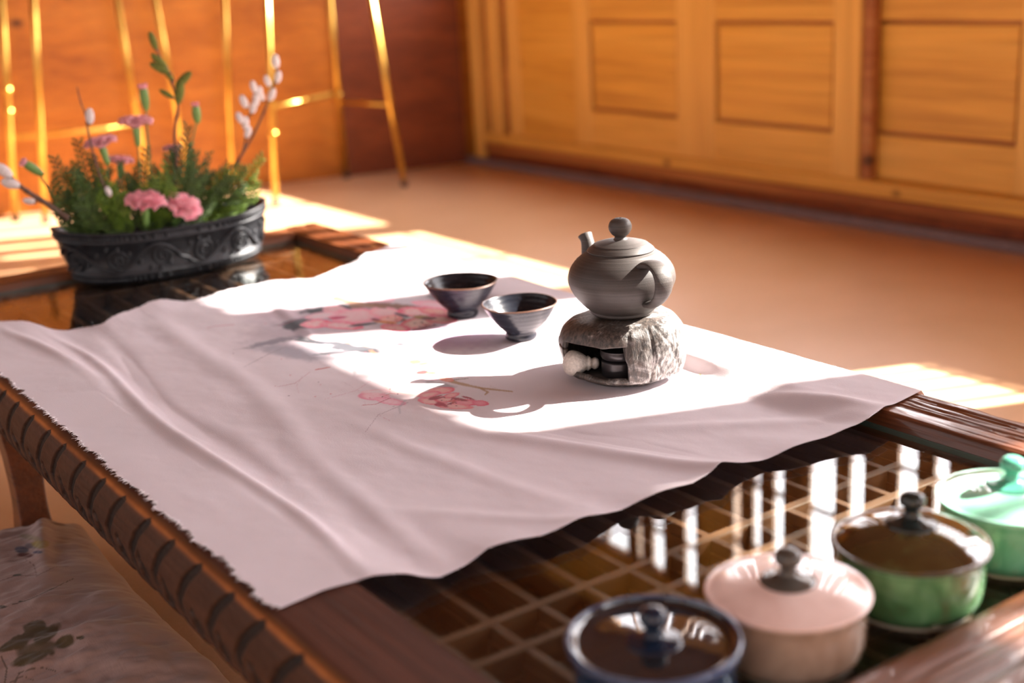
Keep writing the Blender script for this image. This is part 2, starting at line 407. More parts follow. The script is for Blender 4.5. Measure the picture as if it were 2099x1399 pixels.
# set-back end of the wall and the corner posts
b = MB(); b.box((WX+.012,4.13,.148),(WX+.085,4.56,SILL-.03)); struct(b.build('trim_5', M['panel'], smooth=False))
for i, (y0, y1, dx) in enumerate(((4.52,4.60,.0),(4.66,4.74,-.006),(4.80,4.87,-.016))):
    b = MB(); b.box((WX+dx,y0,.148 if i < 2 else .03),(WX+.05,y1,2.6 if i else SILL)); struct(b.build('trim_%d' % (6+i), M['stile'], smooth=False, bevel=.004))
b = MB(); b.box((WX+.02,4.58,.148),(WX+.06,4.82,SILL)); struct(b.build('trim_9', M['redwood'], smooth=False))
b = MB(); b.box((WX+.006,2.648,.148),(WX+.041,2.6885,SILL-.03)); struct(b.build('trim_10', M['redwood'], smooth=False, bevel=.002))  # added strip: dark wood and shade of the door edge in one colour
# windows: frame and lattice bars
def window(name, y0, y1, z0, z1, vbars, hbars, vw=.006, hw=.008, dense=None):
    d = bpy.data.objects.new(name, None); C.objects.link(d); d.location = (WX+.05, y0, z0); struct(d); L = Vector((WX+.05,y0,z0))
    x0, x1 = WX+.035, WX+.07; t = .018
    b = MB(); b.box((x0,y0,z0),(x1,y0+t,z1)); b.box((x0,y1-t,z0),(x1,y1,z1)); b.box((x0,y0+t,z0),(x1,y1-t,z0+t*.6)); b.box((x0,y0+t,z1-t),(x1,y1-t,z1))
    b.build('window_frame', M['winlattice'], d, False, loc=L)
    b = MB()
    for y in vbars: b.box((x0+.008,y-vw/2,z0),(x0+.008+max(.006,vw*.6),y+vw/2,z1))
    for z in hbars: b.box((x0+.006,y0,z-hw/2),(x0+.014,y1,z+hw/2))
    if dense:
        za, zb, bars, wd, hb = dense
        for y in bars: b.box((x0+.006,y-wd/2,za),(x0+.022,y+wd/2,zb))
        for z in hb: b.box((x0+.004,y0,z-.009),(x0+.016,y1,z+.009))
    b.build('lattice', M['winlattice'], d, False, loc=L)
def rng(a, b, s):
    o = []; 
    while a < b: o.append(a); a += s
    return o
window('window_1', 3.46, 4.43, SILL, LINT, [4.10]+[], [], vw=.03, dense=(1.25, LINT, [3.47,3.585+.02,3.66+.005,3.775+.03,3.90], .075, [1.42,1.78,2.10]))
window('window_2', 2.24, 3.30, SILL, LINT, [2.745], [.87], vw=.022, dense=(1.22, LINT, [2.30,2.42,2.56-.0,2.655-.02,2.76,2.94,3.00,3.115,3.22], .072, [1.22,1.45,1.72,1.98]))
window('window_3', 1.235, 2.24, 1.45, LINT, rng(1.30,2.24,.105), rng(1.55,2.28,.17), vw=.045, hw=.022)
window('window_4', .14, 1.235, SILL, LINT, [.25,.36,.47,.58,.955,1.035,1.105,1.168], [.842,1.20,1.62,1.92], vw=.011, hw=.014)
window('window_5', -1.35, -.07, SILL, LINT, rng(-1.3,-.1,.085), rng(.9,2.25,.26), vw=.022, hw=.016)

# ------------------------------------------------------------------ the table
TZ, GZ = .35, .332           # top of the frame, top of the glass
X0, XI0, XI1, X1 = .354, .442, 1.10, 1.182
Y0, YI0, YI1, Y1 = .435, .541, 2.388, 2.455
TL = (.768, 1.445, 0)
table = thing('low_table', 'long low dark-stained wooden table with a recessed glass top over lattice and a carved edge', 'table', TL)
# carved rail on the near side
yy = np.linspace(Y0, Y1, 1500)
pp = [(.442,.350),(.40,.350),(.375,.3502),(.362,.3495),(.3555,.347),(.351,.341),(.3475,.330),(.3455,.315),(.3448,.300),(.3462,.284),(.350,.270),(.357,.259),(.368,.252),(.39,.2485),(.442,.248),(.442,.33)]
pr = np.array(smoothprof(pp, 8)); 
Yg, Ig = np.meshgrid(yy, np.arange(len(pr)), indexing='ij'); PXx = pr[Ig,0]; PZz = pr[Ig,1]
woodc = np.array([.070,.028,.014]); col = np.ones(Yg.shape+(3,))*woodc
grain = fbm(Yg*6, PZz*260+PXx*260, 3)[...,None]; col = col*(.65+.8*grain)
side = sstep(.371,.360,PXx)
zrel = PZz
path = np.interp(zrel, [.25,.268,.284,.297,.321,.345], [.010,.024,.034,.037,.018,-.010])
groove = np.zeros_like(Yg); 
for k in range(-6, 26):
    yg = .8441+.0682*k+ .003*math.sin(k*2.3)
    if yg < Y0 or yg > Y1+.05: continue
    dd = np.abs(Yg-(yg+path-.0)); wd = np.interp(zrel, [.25,.27,.30,.335,.345,.3475], [.004,.0058,.0076,.0080,.0068,0])
    groove = np.maximum(groove, sstep(wd+.0015, wd-.0015, dd)*(zrel < .3478))
    # leaf notch below
    lz = (zrel-.278)/.024; ly = (Yg-(yg+.068+.004*np.sin(zrel*300)-(.278-zrel)*.4))/.0125
    leafm = sstep(1.15, .75, np.sqrt(lz*lz+ly*ly)+.35*(fbm(Yg*160, zrel*160, k+9)-.5)*2)
    groove = np.maximum(groove, leafm*.9)
    lz2 = (zrel-.262)/.013; ly2 = (Yg-(yg+.050))/.013
    groove = np.maximum(groove, sstep(1.1, .7, np.sqrt(lz2*lz2+ly2*ly2)+.4*(fbm(Yg*190, zrel*190, k+3)-.5)*2)*.85)
groove = groove*side
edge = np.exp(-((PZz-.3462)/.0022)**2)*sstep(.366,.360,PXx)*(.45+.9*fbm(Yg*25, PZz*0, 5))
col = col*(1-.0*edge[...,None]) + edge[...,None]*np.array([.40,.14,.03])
top = sstep(.349,.3495,PZz)[...,None]*(PXx > .362)[...,None]
col = col*(1-top)+top*(np.array([.085,.027,.014])*(.5+1.0*fbm(Yg*5, PXx*160, 8)[...,None]))
col = col*(1-.94*groove[...,None])+.94*groove[...,None]*np.array([.012,.009,.008])
PXg = PXx+groove*.003*(PZz < .343)
rough_n = (fbm(Yg*60, PZz*200, 4)-.5)*.0012*side
P = np.stack([PXg+rough_n, Yg, PZz+0*PXx], -1)
cr = grid('carved_rail', P, M['apron'], table, col, TL); cr['label'] = 'rounded rail carved with dark strokes'
for yv, nm in ((Y0,0),(Y1,1)):
    b = MB(); b.add([(x, yv, z) for x, z in pr], [tuple(range(len(pr))) if nm else tuple(reversed(range(len(pr))))]); b.build('end_cap', M['tablewood'], table, False, loc=TL)
def railmesh(xa, xb, ya, yb, along, mat, name):
    n = 400; m = 40
    prof = []
    W = (xb-xa) if along == 'y' else (yb-ya)
    for t in np.linspace(0, 1, m):
        e = min(t, 1-t)*W; prof.append((t*W, TZ-.0035*math.exp(-(e/.003)**1.2)))
    prof = [(0,.25)]+[(0,.30)]+prof+[(W,.30),(W,.25),(0,.25)]
    pr = np.array(prof); L = (yb-ya) if along == 'y' else (xb-xa)
    s = np.linspace(0, L, n); S, I = np.meshgrid(s, np.arange(len(pr)), indexing='ij')
    u = pr[I,0]; z = pr[I,1].copy(); topm = (z > .345)
    z = z - topm*(.0022*sstep(.5,.75,fbm(S*3, u*330, 21)))-topm*.0012*sstep(.55,.8,fbm(S*14, u*90, 12))
    if along == 'y': P = np.stack([xa+u, ya+S, z], -1)
    else: P = np.stack([xa+S, yb-u, z], -1)
    o = grid(name, P, mat, table, None, TL); 
    return o
railmesh(XI1, X1, Y0, Y1, 'y', M['tablewood'], 'frame_rail')
railmesh(XI0, XI1, YI1, Y1, 'x', M['tablewood_x'], 'frame_rail')
railmesh(XI0, XI1, Y0, YI0, 'x', M['tablewood_x'], 'frame_rail')
b = MB(); b.box((XI0,YI0,GZ-.005),(XI1,YI1,GZ)); b.build('glass_top', M['glass'], table, False, loc=TL)
b = MB(); e = .0022
b.box((XI1-e,YI0,GZ-.0058),(XI1-.0002,YI1,GZ+.0004)); b.box((XI0,YI1-e,GZ-.0058),(XI1-e,YI1-.0002,GZ+.0004)); b.box((XI0+.0002,YI0+.0002,GZ-.0058),(XI1-e,YI0+e,GZ+.0004)); b.box((XI0+.0002,YI0+e,GZ-.0058),(XI0+e,YI1-e,GZ+.0004))
b.build('glass_edge', M['glassedge'], table, False, loc=TL)
zt = .322
for x in rng(.468, XI1-.01, .0505):
    b = MB(); b.box((x-.0045,YI0,zt-.026),(x+.0045,YI1,zt)); b.box((x-.0072,YI0,zt-.030),(x+.0072,YI1,zt-.012)); b.build('lattice_bar', M['lattice'], table, False, .001, loc=TL)
for y in (.60,.768,.818,1.27,1.32,1.37,1.82,1.87,1.92,2.28,2.33):
    b = MB(); b.box((XI0,y-.0055,zt-.024),(XI1,y+.0055,zt+.0008)); b.build('lattice_bar', M['lattice_x'], table, False, .001, loc=TL)
b = MB(); b.box((XI0-.0,Y0+.02,.262),(XI1,Y1-.02,.27)); b.build('board', M['lattice_dark'], table, False, loc=TL)
for (x, y) in ((.366,1.865),(1.09,1.865),(.40,.62),(1.09,.62)):
    b = MB(); n = 8
    b.lathe(smoothprof([(.040,0),(.042,.02),(.036,.06),(.030,.12),(.034,.19),(.042,.235),(.044,.262)], 4), 4, (x+.032,y+.032,0), lambda v, q: Matrix.Rotation(R(45), 3, 'Z') @ v)
    b.build('leg', M['tablewood'], table, False, .004, loc=TL)

# ------------------------------------------------------------------ painted cloth
def proj(P):
    q = P-np.array([0,0,CAM_Z]); z = q@fw
    return 1049.5+F_PX*(q@rt)/z, 699.5-F_PX*(q@up)/z
near_pts = np.array([(.352,.916),(.368,.905),(.411,.911),(.446,.907),(.513,.888),(.573,.900),(.623,.886),(.679,.891),(.743,.896),(.81,.885),(.875,.896),(.926,.890),(1.008,.882),(1.065,.877),(1.101,.886),(1.15,.893),(1.205,.902)])
far_pts = np.array([(.352,2.14),(.40,2.12),(.438,2.085),(.5,2.022),(.569,1.983),(.62,2.02),(.695,2.062),(.76,2.05),(.836,2.043),(.90,2.045),(.963,2.036),(1.02,2.04),(1.073,2.057),(1.13,2.085),(1.205,2.125)])
nu, nv = 460, 660
U, V = np.meshgrid(np.linspace(0,1,nu), np.linspace(0,1,nv), indexing='ij')
yl = .90+V*1.2
rag = lambda s, sd: (fbm(s*60, s*0, sd, 3)-.5)*.010+(fbm(s*260, s*0, sd+3, 2)-.5)*.0035
xl = .367+(fbm(yl*7, yl*0, 31)-.5)*.008+rag(yl, 5)
xr = 1.189+(fbm(yl*5, yl*0, 41)-.5)*.016+rag(yl, 9)+.012*sstep(1.6,2.1,yl)+.016*sstep(.96,.90,yl)
X = xl+(xr-xl)*U
yn = np.interp(X, near_pts[:,0], near_pts[:,1]); yf = np.interp(X, far_pts[:,0], far_pts[:,1])+rag(X, 15)
Y = yn+(yf-yn)*V
k = np.ones(9)/9
def ridge(x0, y0, x1, y1, h, wdt, fade=.12):
    L = math.hypot(x1-x0, y1-y0); dx, dy = (x1-x0)/L, (y1-y0)/L
    s = (X-x0)*dx+(Y-y0)*dy; t = (X-x0)*(-dy)+(Y-y0)*dx; t = t+.010*np.sin(s*9+x0*20)
    return h*np.exp(-(t/wdt)**2)*sstep(-fade, fade, s)*sstep(L+fade, L-fade, s)
base = (GZ+.0035)+(TZ+.0025-GZ-.0035)*np.maximum(sstep(XI0+.07, XI0+.004, X), sstep(XI1-.058, XI1-.003, X)*(1-(1-sstep(XI1-.03, XI1-.003, X))*sstep(.15, .085, np.hypot(X-1.003, Y-1.221))))
lift = np.exp(-((Y-yn)/.045)**1.0)*(.009+.0035*np.sin(X*31+1)+.0018*np.sin(X*67))*sstep(XI0+.0,XI0+.05,X)*sstep(XI1+.01,XI1-.04,X)
liftf = np.exp(-((yf-Y)/.05)**1.2)*(.006+.004*np.sin(X*29+2)+.002*np.sin(X*57))*sstep(XI0,XI0+.05,X)*sstep(XI1+.01,XI1-.04,X)
wr = np.zeros_like(X)
def P3(px, py): 
    p = PZ(px, py, .345); return p.x, p.y
for (a, c_, h, wd) in [((130,700),(700,1150),.0075,.010),((30,690),(160,770),.005,.010),((760,860),(1130,1010),.003,.014),((430,860),(760,1090),.003,.016),
        ((1010,870),(1560,985),.006,.013),((1090,860),(1440,930),-.003,.010),((1500,790),(1800,850),.005,.011),((1250,870),(1700,850),.0035,.016),
        ((520,600),(660,690),.004,.012),((330,640),(640,900),.004,.020),((210,690),(420,880),-.003,.012),((640,590),(900,560),.0035,.008),((660,560),(940,540),.0045,.009),
        ((700,600),(880,590),.003,.009),((880,530),(1100,560),.004,.010),((1400,690),(1640,760),.003,.012),((1090,720),(1170,790),.003,.012),((620,930),(900,1120),.003,.014),((860,1040),(1180,1060),.0028,.013)]:
    x0_, y0_ = P3(*a); x1_, y1_ = P3(*c_); wr = wr+ridge(x0_, y0_, x1_, y1_, h, wd)
th = .35; xs = X*math.cos(th)+Y*math.sin(th); ys = -X*math.sin(th)+Y*math.cos(th)
wr = wr+.0060*(fbm(xs*9, ys*3.0, 51, 3)-.5)+.0016*(fbm(X*28, Y*17, 61, 3)-.5)
wr2 = wr
flat = np.ones_like(X)
for (cx_, cy_, rr_) in ((1.008,1.458,.045),(1.016,1.625,.045),(1.003,1.221,.125)):
    flat = flat*sstep(rr_*.75, rr_*1.9, np.hypot(X-cx_, Y-cy_))
Zc = base+(lift+liftf)+(np.maximum(wr2, -.002))*flat*(.35+.65*sstep(0,.004,base-GZ-.003+.004))
over = np.maximum(X-X1, 0); Zc = Zc-over*1.0
over2 = np.maximum(.352-X, 0); Zc = Zc-over2*.6
ontop = (X > XI1-.002)|(X < XI0+.002); Zc = np.where(ontop & (X < X1), np.maximum(Zc, TZ+.0012), Zc)
Zc = np.maximum(Zc, np.where(X < X1, GZ+.0012, 0))
CP = np.stack([X, Y, Zc], -1)
qx, qy = proj(CP)
# --- painted blossom branch, brushed on the cotton
pc = np.ones(X.shape+(3,))*np.array([.77,.68,.715])
stain = fbm(X*5, Y*5, 71, 4)[...,None]
pc = pc*(.93+.12*stain)
GAIN = 1.45
def lay(mask, colr, op=1.0):
    global pc
    m_ = np.clip(mask*op, 0, 1)[...,None]; pc = pc*(1-m_)+m_*np.array(colr)
wob = (fbm(qx/14, qy/6, 81, 3)-.5); wob2 = (fbm(qx/5, qy/2.5, 85, 2)-.5)
def blob(cx, cy, a_, b_, ang, colr, op=.6, soft=.5, jag=.5):
    c0, s0 = math.cos(R(ang)), math.sin(R(ang)); dx = qx-cx; dy = qy-cy
    r = np.sqrt(((dx*c0+dy*s0)/a_)**2+((-dx*s0+dy*c0)/b_)**2)+wob*jag
    lay(sstep(1+soft*.5, 1-soft*.5, r), colr, min(1, op*GAIN))
def petal(cx, cy, a_, b_, ang, edge=(.80,.10,.22), inner=(.80,.50,.52), op=.95, bias=0):
    c0, s0 = math.cos(R(ang)), math.sin(R(ang)); dx = qx-cx; dy = qy-cy
    u = (dx*c0+dy*s0)/a_; v = (-dx*s0+dy*c0)/b_; r = np.sqrt(u*u+v*v)+wob*.22
    m_ = sstep(1.05,.93,r)
    e_ = np.clip(sstep(.35,.98,r)*(.8+.6*(u*bias))+.6*(wob2+.1), 0, 1)[...,None]
    colr = np.array(inner)*(1-e_)+np.array(edge)*e_
    global pc; m_ = (m_*op)[...,None]; pc = pc*(1-m_)+m_*colr
def stroke(pts, w0, w1, colr, op=.8, jag=.4):
    global pc
    best = np.full(X.shape, 1e9)
    n = len(pts)-1
    for i in range(n):
        (xa, ya), (xb, yb) = pts[i], pts[i+1]; L2 = (xb-xa)**2+(yb-ya)**2
        t = np.clip(((qx-xa)*(xb-xa)+(qy-ya)*(yb-ya))/L2, 0, 1)
        d = np.hypot(qx-xa-t*(xb-xa), (qy-ya-t*(yb-ya))*1.6); wv = w0+(w1-w0)*(i+t)/n
        best = np.minimum(best, d/(wv*(1+wob*jag)))
    lay(sstep(1.15,.75,best), colr, op)
INK = (.035,.035,.05); MAUV = (.50,.34,.42); 
for args in [(600,640,120,34,8,MAUV,.35,1.2),(760,620,190,30,4,(.45,.40,.46),.35,1.1),(640,700,110,30,12,(.42,.36,.42),.4,1.2),(560,690,70,22,-10,(.50,.40,.45),.35,1.2),
             (780,680,170,44,4,(.55,.40,.46),.35,1.1),(930,690,110,24,0,(.45,.26,.42),.5,1.0),(740,640,90,16,2,(.28,.27,.32),.55,1.0),(600,722,80,12,10,(.30,.28,.34),.5,.9),
             (850,812,120,26,8,(.62,.45,.48),.35,1.1),(820,735,90,16,10,(.45,.42,.47),.35,1.0),(700,655,120,20,-4,(.40,.36,.42),.45,1.1)]: blob(*args)
for args in [(615,664,42,11,-6,INK,.85,.6,.8),(655,636,36,6,-4,INK,.7,.7,.8),(670,700,60,5,8,INK,.7,.6,.8),(810,656,20,4,0,INK,.7,.5,.8),(735,717,60,4.5,5,INK,.75,.6,.8),
             (905,612,26,7,12,(.2,.18,.22),.6,.8,.8),(810,628,60,7,6,(.20,.07,.03),.7,.6,.8),(560,700,50,5,-12,(.22,.2,.24),.6,.9,.8),(780,742,34,4,8,INK,.6,.6,.8),(930,668,34,4,-10,(.13,.08,.11),.6,.6,.8),
             (900,788,30,5,8,INK,.35,.6,.8),(730,752,6,17,14,(.3,.3,.33),.45,.6,.4),(812,704,18,3.5,5,INK,.7,.5,.5)]: blob(*args)
BR = (.30,.115,.035)
stroke([(690,612),(730,622),(770,628),(800,640),(860,636)], 9, 4, BR, .9)
stroke([(720,628),(800,645),(830,655)], 7, 3, (.22,.08,.03), .9)
stroke([(715,700),(745,705),(765,722),(800,738)], 7, 4, (.48,.20,.10), .8)
stroke([(905,775),(940,785),(985,795),(1050,802)], 6, 2.2, (.42,.23,.09), .85)
stroke([(985,795),(1000,803),(995,808)], 3.5, 2, (.40,.22,.08), .85); stroke([(930,778),(960,775)], 2, 1, (.2,.12,.07), .8)
stroke([(660,640),(620,650),(570,668)], 3, 1.5, (.45,.18,.25), .5)
PK = (.78,.045,.14); PI = (.82,.52,.54); SAL = (.85,.36,.30)
for args in [(648,663,32,9,-4,PK,PI,.95,.6),(688,634,28,9,-2,(.78,.3,.38),PI,.9,.5),(730,647,56,16,-2,(.85,.25,.36),PI,.95,0),(700,667,46,8,4,PK,PI,.9,.3),(660,646,36,7,-8,(.85,.35,.45),(.84,.66,.68),.8,0),
             (790,640,34,12,4,(.85,.28,.36),PI,.95,0),(800,654,26,9,-4,(.85,.25,.25),(.88,.50,.42),.95,0),(855,640,42,11,4,PK,(.88,.56,.56),.95,0),(855,662,35,12,-6,(.80,.12,.16),(.88,.64,.55),.98,-.6),
             (812,672,32,8,6,PK,(.85,.40,.36),.95,.5),(895,638,40,9,8,PK,SAL,.9,.4),(905,655,34,8,2,PK,(.86,.45,.36),.9,.4),(890,624,46,8,6,(.86,.22,.36),(.88,.52,.58),.8,0),(770,612,40,8,4,(.86,.35,.48),(.86,.62,.68),.7,0),
             (745,690,40,10,-3,(.85,.4,.4),(.92,.75,.70),.8,0),(800,698,40,8,-6,PK,(.92,.75,.75),.8,-.5),(850,690,50,8,-3,(.88,.3,.4),(.92,.78,.78),.7,0),(680,690,50,10,0,(.70,.5,.55),(.90,.85,.86),.7,0),
             (766,812,34,8,2,(.75,.20,.32),(.85,.52,.56),.9,-.5),(800,822,34,7,10,(.80,.22,.36),(.86,.54,.60),.85,.4),(770,803,30,6,-3,(.8,.4,.45),(.85,.66,.66),.6,0),(830,800,40,9,10,(.85,.5,.45),(.92,.78,.76),.6,0),
             (888,773,15,5,2,(.7,.2,.3),(.85,.55,.56),.9,0),(915,777,16,5,8,(.75,.2,.15),(.85,.40,.32),.9,0),
             (905,800,28,7,-5,(.75,.08,.14),(.85,.45,.42),.95,.6),(880,808,24,6,-8,(.75,.10,.18),(.84,.50,.48),.95,.3),(880,822,24,7,8,(.78,.12,.18),(.86,.52,.50),.95,0),(912,818,22,7,-3,(.72,.06,.12),(.86,.50,.48),.98,0),
             (925,810,18,5,-12,(.70,.05,.10),(.85,.42,.42),.9,0),(955,824,28,7,4,(.75,.05,.14),(.84,.32,.36),.95,.6),(930,832,40,6,4,(.8,.14,.18),(.86,.48,.46),.9,0),(985,826,18,6,4,(.75,.06,.15),(.82,.26,.34),.95,.5)]: petal(*args)
for args in [(900,829,10,3,0,(.45,.01,.05),.9,.4),(942,818,16,2.5,10,(.35,.02,.04),.9,.4),(893,813,14,2,-14,(.35,.03,.04),.85,.4),(866,650,20,4,4,(.45,.25,.08),.7,.5),(820,690,10,3,0,(.45,.20,.04),.5,.4),
             (866,763,14,4,-4,(.60,.03,.03),.9,.5),(852,741,14,5,-6,(.75,.52,.06),.85,.5),(868,745,12,3,-10,(.75,.55,.08),.8,.5),(885,764,10,3,0,(.52,.38,.06),.7,.5),(815,755,16,4,4,(.85,.45,.25),.6,.6),
             (738,664,6,2,0,(.7,.05,.06),.5,.5),(655,757,28,1.6,-8,(.55,.05,.04),.0,.3),(790,660,26,3,6,(.7,.22,.03),.6,.5)]: blob(*args)
for args in [(708,628,16,3,20,INK,.7,.5,.9),(745,665,30,2.6,-6,INK,.7,.6,.9),(770,655,12,3,10,(.30,.05,.08),.8,.5,.8),(826,646,18,2.6,14,INK,.6,.5,.9),(866,672,26,3,-12,(.25,.03,.06),.7,.5,.9),
             (690,651,22,2.6,-4,(.55,.03,.12),.8,.5,.8),(780,628,14,3,10,(.25,.09,.03),.8,.5,.8),(880,652,16,2.4,0,(.22,.05,.05),.7,.5,.9),(640,700,44,3.2,6,INK,.75,.6,.9),(770,690,20,2,-6,(.45,.05,.1),.7,.5,.8),
             (860,689,44,1.8,-6,(.7,.04,.16),.8,.5,.8),(905,681,26,1.8,-10,(.6,.04,.2),.8,.5,.8),(730,712,46,3.4,4,INK,.8,.6,.9),(690,722,40,3,-6,INK,.6,.6,.9),(906,828,12,3,20,(.40,.01,.04),.9,.5,.7),(895,816,16,2,-10,(.35,.02,.05),.9,.5,.8),(960,815,16,2,14,(.35,.02,.05),.85,.5,.8),(925,826,10,1.6,-20,(.3,.02,.04),.85,.5,.8)]: blob(*args)
random.seed(5)
for i in range(26): # stamens
    cx = random.choice([(812,655),(925,822),(800,806),(868,664)]); a_ = random.uniform(0,6.28); L = random.uniform(8,26)
    x1_, y1_ = cx[0]+L*math.cos(a_), cx[1]+L*.4*math.sin(a_)
    stroke([cx, (x1_, y1_)], .7, .5, (.60,.08,.06), .8); blob(x1_, y1_, 1.6, 1.1, 0, (.18,.02,.03), .9, .5, 0)
for args in [([(590,590),(560,640),(520,655)],.8,.6,(.45,.25,.32),.5),([(585,710),(545,728),(500,752)],1.2,.6,(.3,.25,.28),.6),([(540,705),(520,712),(478,716)],1.6,.8,(.3,.25,.28),.5),
             ([(648,757),(676,752)],1.7,1.3,(.55,.06,.04),.95),([(635,762),(605,785),(570,792),(562,790)],1.0,.7,(.55,.28,.33),.7),([(760,780),(730,800),(665,818)],.9,.6,(.6,.3,.38),.6),
             ([(800,815),(770,828),(742,830)],1.1,.7,(.50,.06,.10),.8),([(835,825),(775,850),(745,890)],1.2,.8,(.40,.28,.33),.6),([(775,850),(800,862)],.9,.6,(.6,.3,.38),.5),([(830,820),(818,835),(820,846)],3.2,2,(.42,.38,.42),.5),
             ([(620,770),(608,790),(612,805)],.9,.6,(.6,.35,.4),.4),([(700,780),(735,800),(750,830)],.8,.5,(.5,.35,.4),.4),([(1005,790),(1020,797),(1000,800)],.8,.6,(.5,.4,.3),.6),([(480,665),(440,668),(425,672)],1.5,1,(.6,.25,.32),.6)]: stroke(*args)
for i in range(30):
    blob(random.gauss(700,130), random.gauss(740,60), random.uniform(.8,2.2), random.uniform(.6,1.2), 0, random.choice([(.6,.1,.15),(.3,.2,.25)]), .55, .5, .3)
blob(1435,769,2.2,3,0,(.6,.6,.08),.9,.5,0)
CL = (.77,1.45,TZ)
cloth = grid('table_cloth', CP, M['cloth'], None, pc, CL)
tag(cloth, 'white cotton cloth with a painted pink blossom branch, laid across the low table', 'cloth')
cloth['label'] = 'white cotton cloth with painted pink blossoms and frayed edges laid across the low table'
sm = cloth.modifiers.new('thick', 'SOLIDIFY'); sm.thickness = .0007; sm.offset = 1
b = MB(); random.seed(3)
for side in (0, 1, 2):
    for i in range(620 if side < 2 else 260):
        j = random.random()
        if side == 0: ii, jj = 0, int(j*(nv-1)); d = Vector((-1, random.uniform(-.9,.9), -.05))
        elif side == 1: ii, jj = nu-1, int(j*(nv-1)); d = Vector((1, random.uniform(-.9,.9), -.2))
        else: ii, jj = int(j*(nu-1)), nv-1; d = Vector((random.uniform(-.9,.9), 1, 0))
        p = Vector(CP[ii, jj]); L = random.uniform(.002,.0065); d = d.normalized()*L; q = p+d; q.z = p.z-.0002
        b.tube([p-d*.3, p+d*.5+Vector((0,0,.0004)), q], [.00028,.00022,.0001], 3)
a_ = plain('cotton_thread', (.83,.77,.79), .9)
fr = b.build('frayed_fringe', a_, cloth, loc=CL); fr['kind'] = 'stuff'

# ------------------------------------------------------------------ bowls
def bowl(name, label, c, s=1.0, rot=0):
    t = thing(name, label, 'bowl', c, rot, 'black glazed tea bowls')
    prof = sprof([(0,.0055),(.016,.005),(.0195,.0),(.0225,.0),(.0232,.004),(.0225,.0095),(.028,.015),(.0365,.024),(.0448,.035),(.0505,.044),(.0545,.0505)], 5)
    inn = sprof([(.0545,.0505),(.0535,.0515),(.0522,.0508),(.0485,.044),(.042,.033),(.033,.022),(.022,.0145),(.010,.0115),(0,.011)], 5)
    b = MB(); b.lathe([(r*s, z*s) for r, z in prof+inn[1:]], 96, fn=lambda v, q: Vector((v.x*(1+.006*math.sin(2*q)), v.y, v.z+.0006*math.sin(3*q)*(v.z/.05)+.00035*math.sin(v.z*900))))
    b.build('bowl_body', M['tenmoku'], t)
    b = MB(); b.lathe([(r*s, z*s) for r, z in [(.0547,.0500),(.0550,.0508),(.0545,.0517),(.0532,.0519),(.0524,.0510)]], 96, fn=lambda v, q: Vector((v.x*(1+.006*math.sin(2*q)), v.y, v.z+.0006*math.sin(3*q))), ring=True)
    b.build('rim', M['tenmoku_rim'], t)
    return t
ZC = GZ+.0052
bowl('tea_bowl', 'black glazed tea bowl lying in front, nearer the teapot, casting a shadow', (1.008,1.458,ZC), 1.0)
bowl('tea_bowl.001', 'black glazed tea bowl behind the other one, above the painted blossoms', (1.016,1.625,ZC), 1.045, 1.0)
bpy.data.objects['tea_bowl']['label'] = 'black glazed footed tea bowl nearer the teapot, sun falling on its inside'
bpy.data.objects['tea_bowl.001']['label'] = 'black glazed footed tea bowl farther from the teapot, beside the painted blossoms'

# ------------------------------------------------------------------ warmer with stopper, burner and teapot
WC = Vector((.995,1.232,ZC))+RGT*.0125-FWD*.004; VA = math.atan2(WC.y, WC.x)+math.pi
wt = thing('teapot_warmer', 'squat grey and white carved clay warmer with a square opening, under the teapot', 'warmer', WC)
OA, OW = VA-R(33), R(36)
prof = sprof([(.052,.0),(.056,.002),(.061,.006),(.072,.010),(.0775,.022),(.080,.040),(.0785,.055),(.075,.066),(.068,.0745),(.060,.0785),(.050,.0805),(.040,.081),(.03,.081),(0.0,.081)], 6)
n = 220; vs = []; fs = []
def wdisp(r, z, q):
    p = Vector((math.cos(q)*2.2, math.sin(q)*2.2, z*26))
    f = noise.noise(p)*.0042+noise.noise(p*3.1)*.0014
    # faceted sides
    fa = math.cos(((q*5/(2*math.pi)) % 1-.5)*2*math.pi/5*1.0); f += (fa-.95)*-.02 if z > .008 else 0
    dq = (q-VA-R(30)+math.pi) % (2*math.pi)-math.pi      # gathered pleats beside the opening
    st = sum(math.exp(-(((dq-s0)*.078-(z-.04)*sl)/.0011)**2) for s0, sl in ((-.45,.05),(-.05,.05),(.35,-.55),(.35,.6),(.9,-.1)))
    k = min(1, max(0, r/.07))
    return f*k-.0022*min(st,1)*k*(z > .01 and z < .076)
for i, (r, z) in enumerate(prof):
    for k in range(n):
        q = 2*math.pi*k/n; rr = r+wdisp(r, z, q) if r > 1e-4 else 0
        zz_ = z+ (.0022*noise.noise(Vector((math.cos(q)*1.5, math.sin(q)*1.5, 5)))*(r/.07) if z > .012 else 0)
        zz_ += .0025*math.cos(q-VA-R(80))*(r/.07)*(z > .05)
        vs.append((rr*math.cos(q), rr*math.sin(q), zz_))
for i in range(len(prof)-1):
    for k in range(n):
        q = 2*math.pi*(k+.5)/n; dq = (q-OA+math.pi) % (2*math.pi)-math.pi; z = (prof[i][1]+prof[i+1][1])/2; r = prof[i][0]
        if abs(dq) < OW and .0125 < z < .0585 and r > .05: continue
        k2 = (k+1) % n; fs.append((i*n+k, i*n+k2, (i+1)*n+k2, (i+1)*n+k))
fs.append(tuple(reversed(range(n))))
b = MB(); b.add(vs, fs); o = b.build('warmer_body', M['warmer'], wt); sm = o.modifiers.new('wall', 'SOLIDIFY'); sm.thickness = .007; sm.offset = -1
b = MB(); b.lathe([(0,.0075),(.060,.0075),(.060,.0105),(0,.0105)], 48); b.build('inner_floor', M['warmer_dark'], wt)
bd = Vector((math.cos(OA), math.sin(OA), 0))
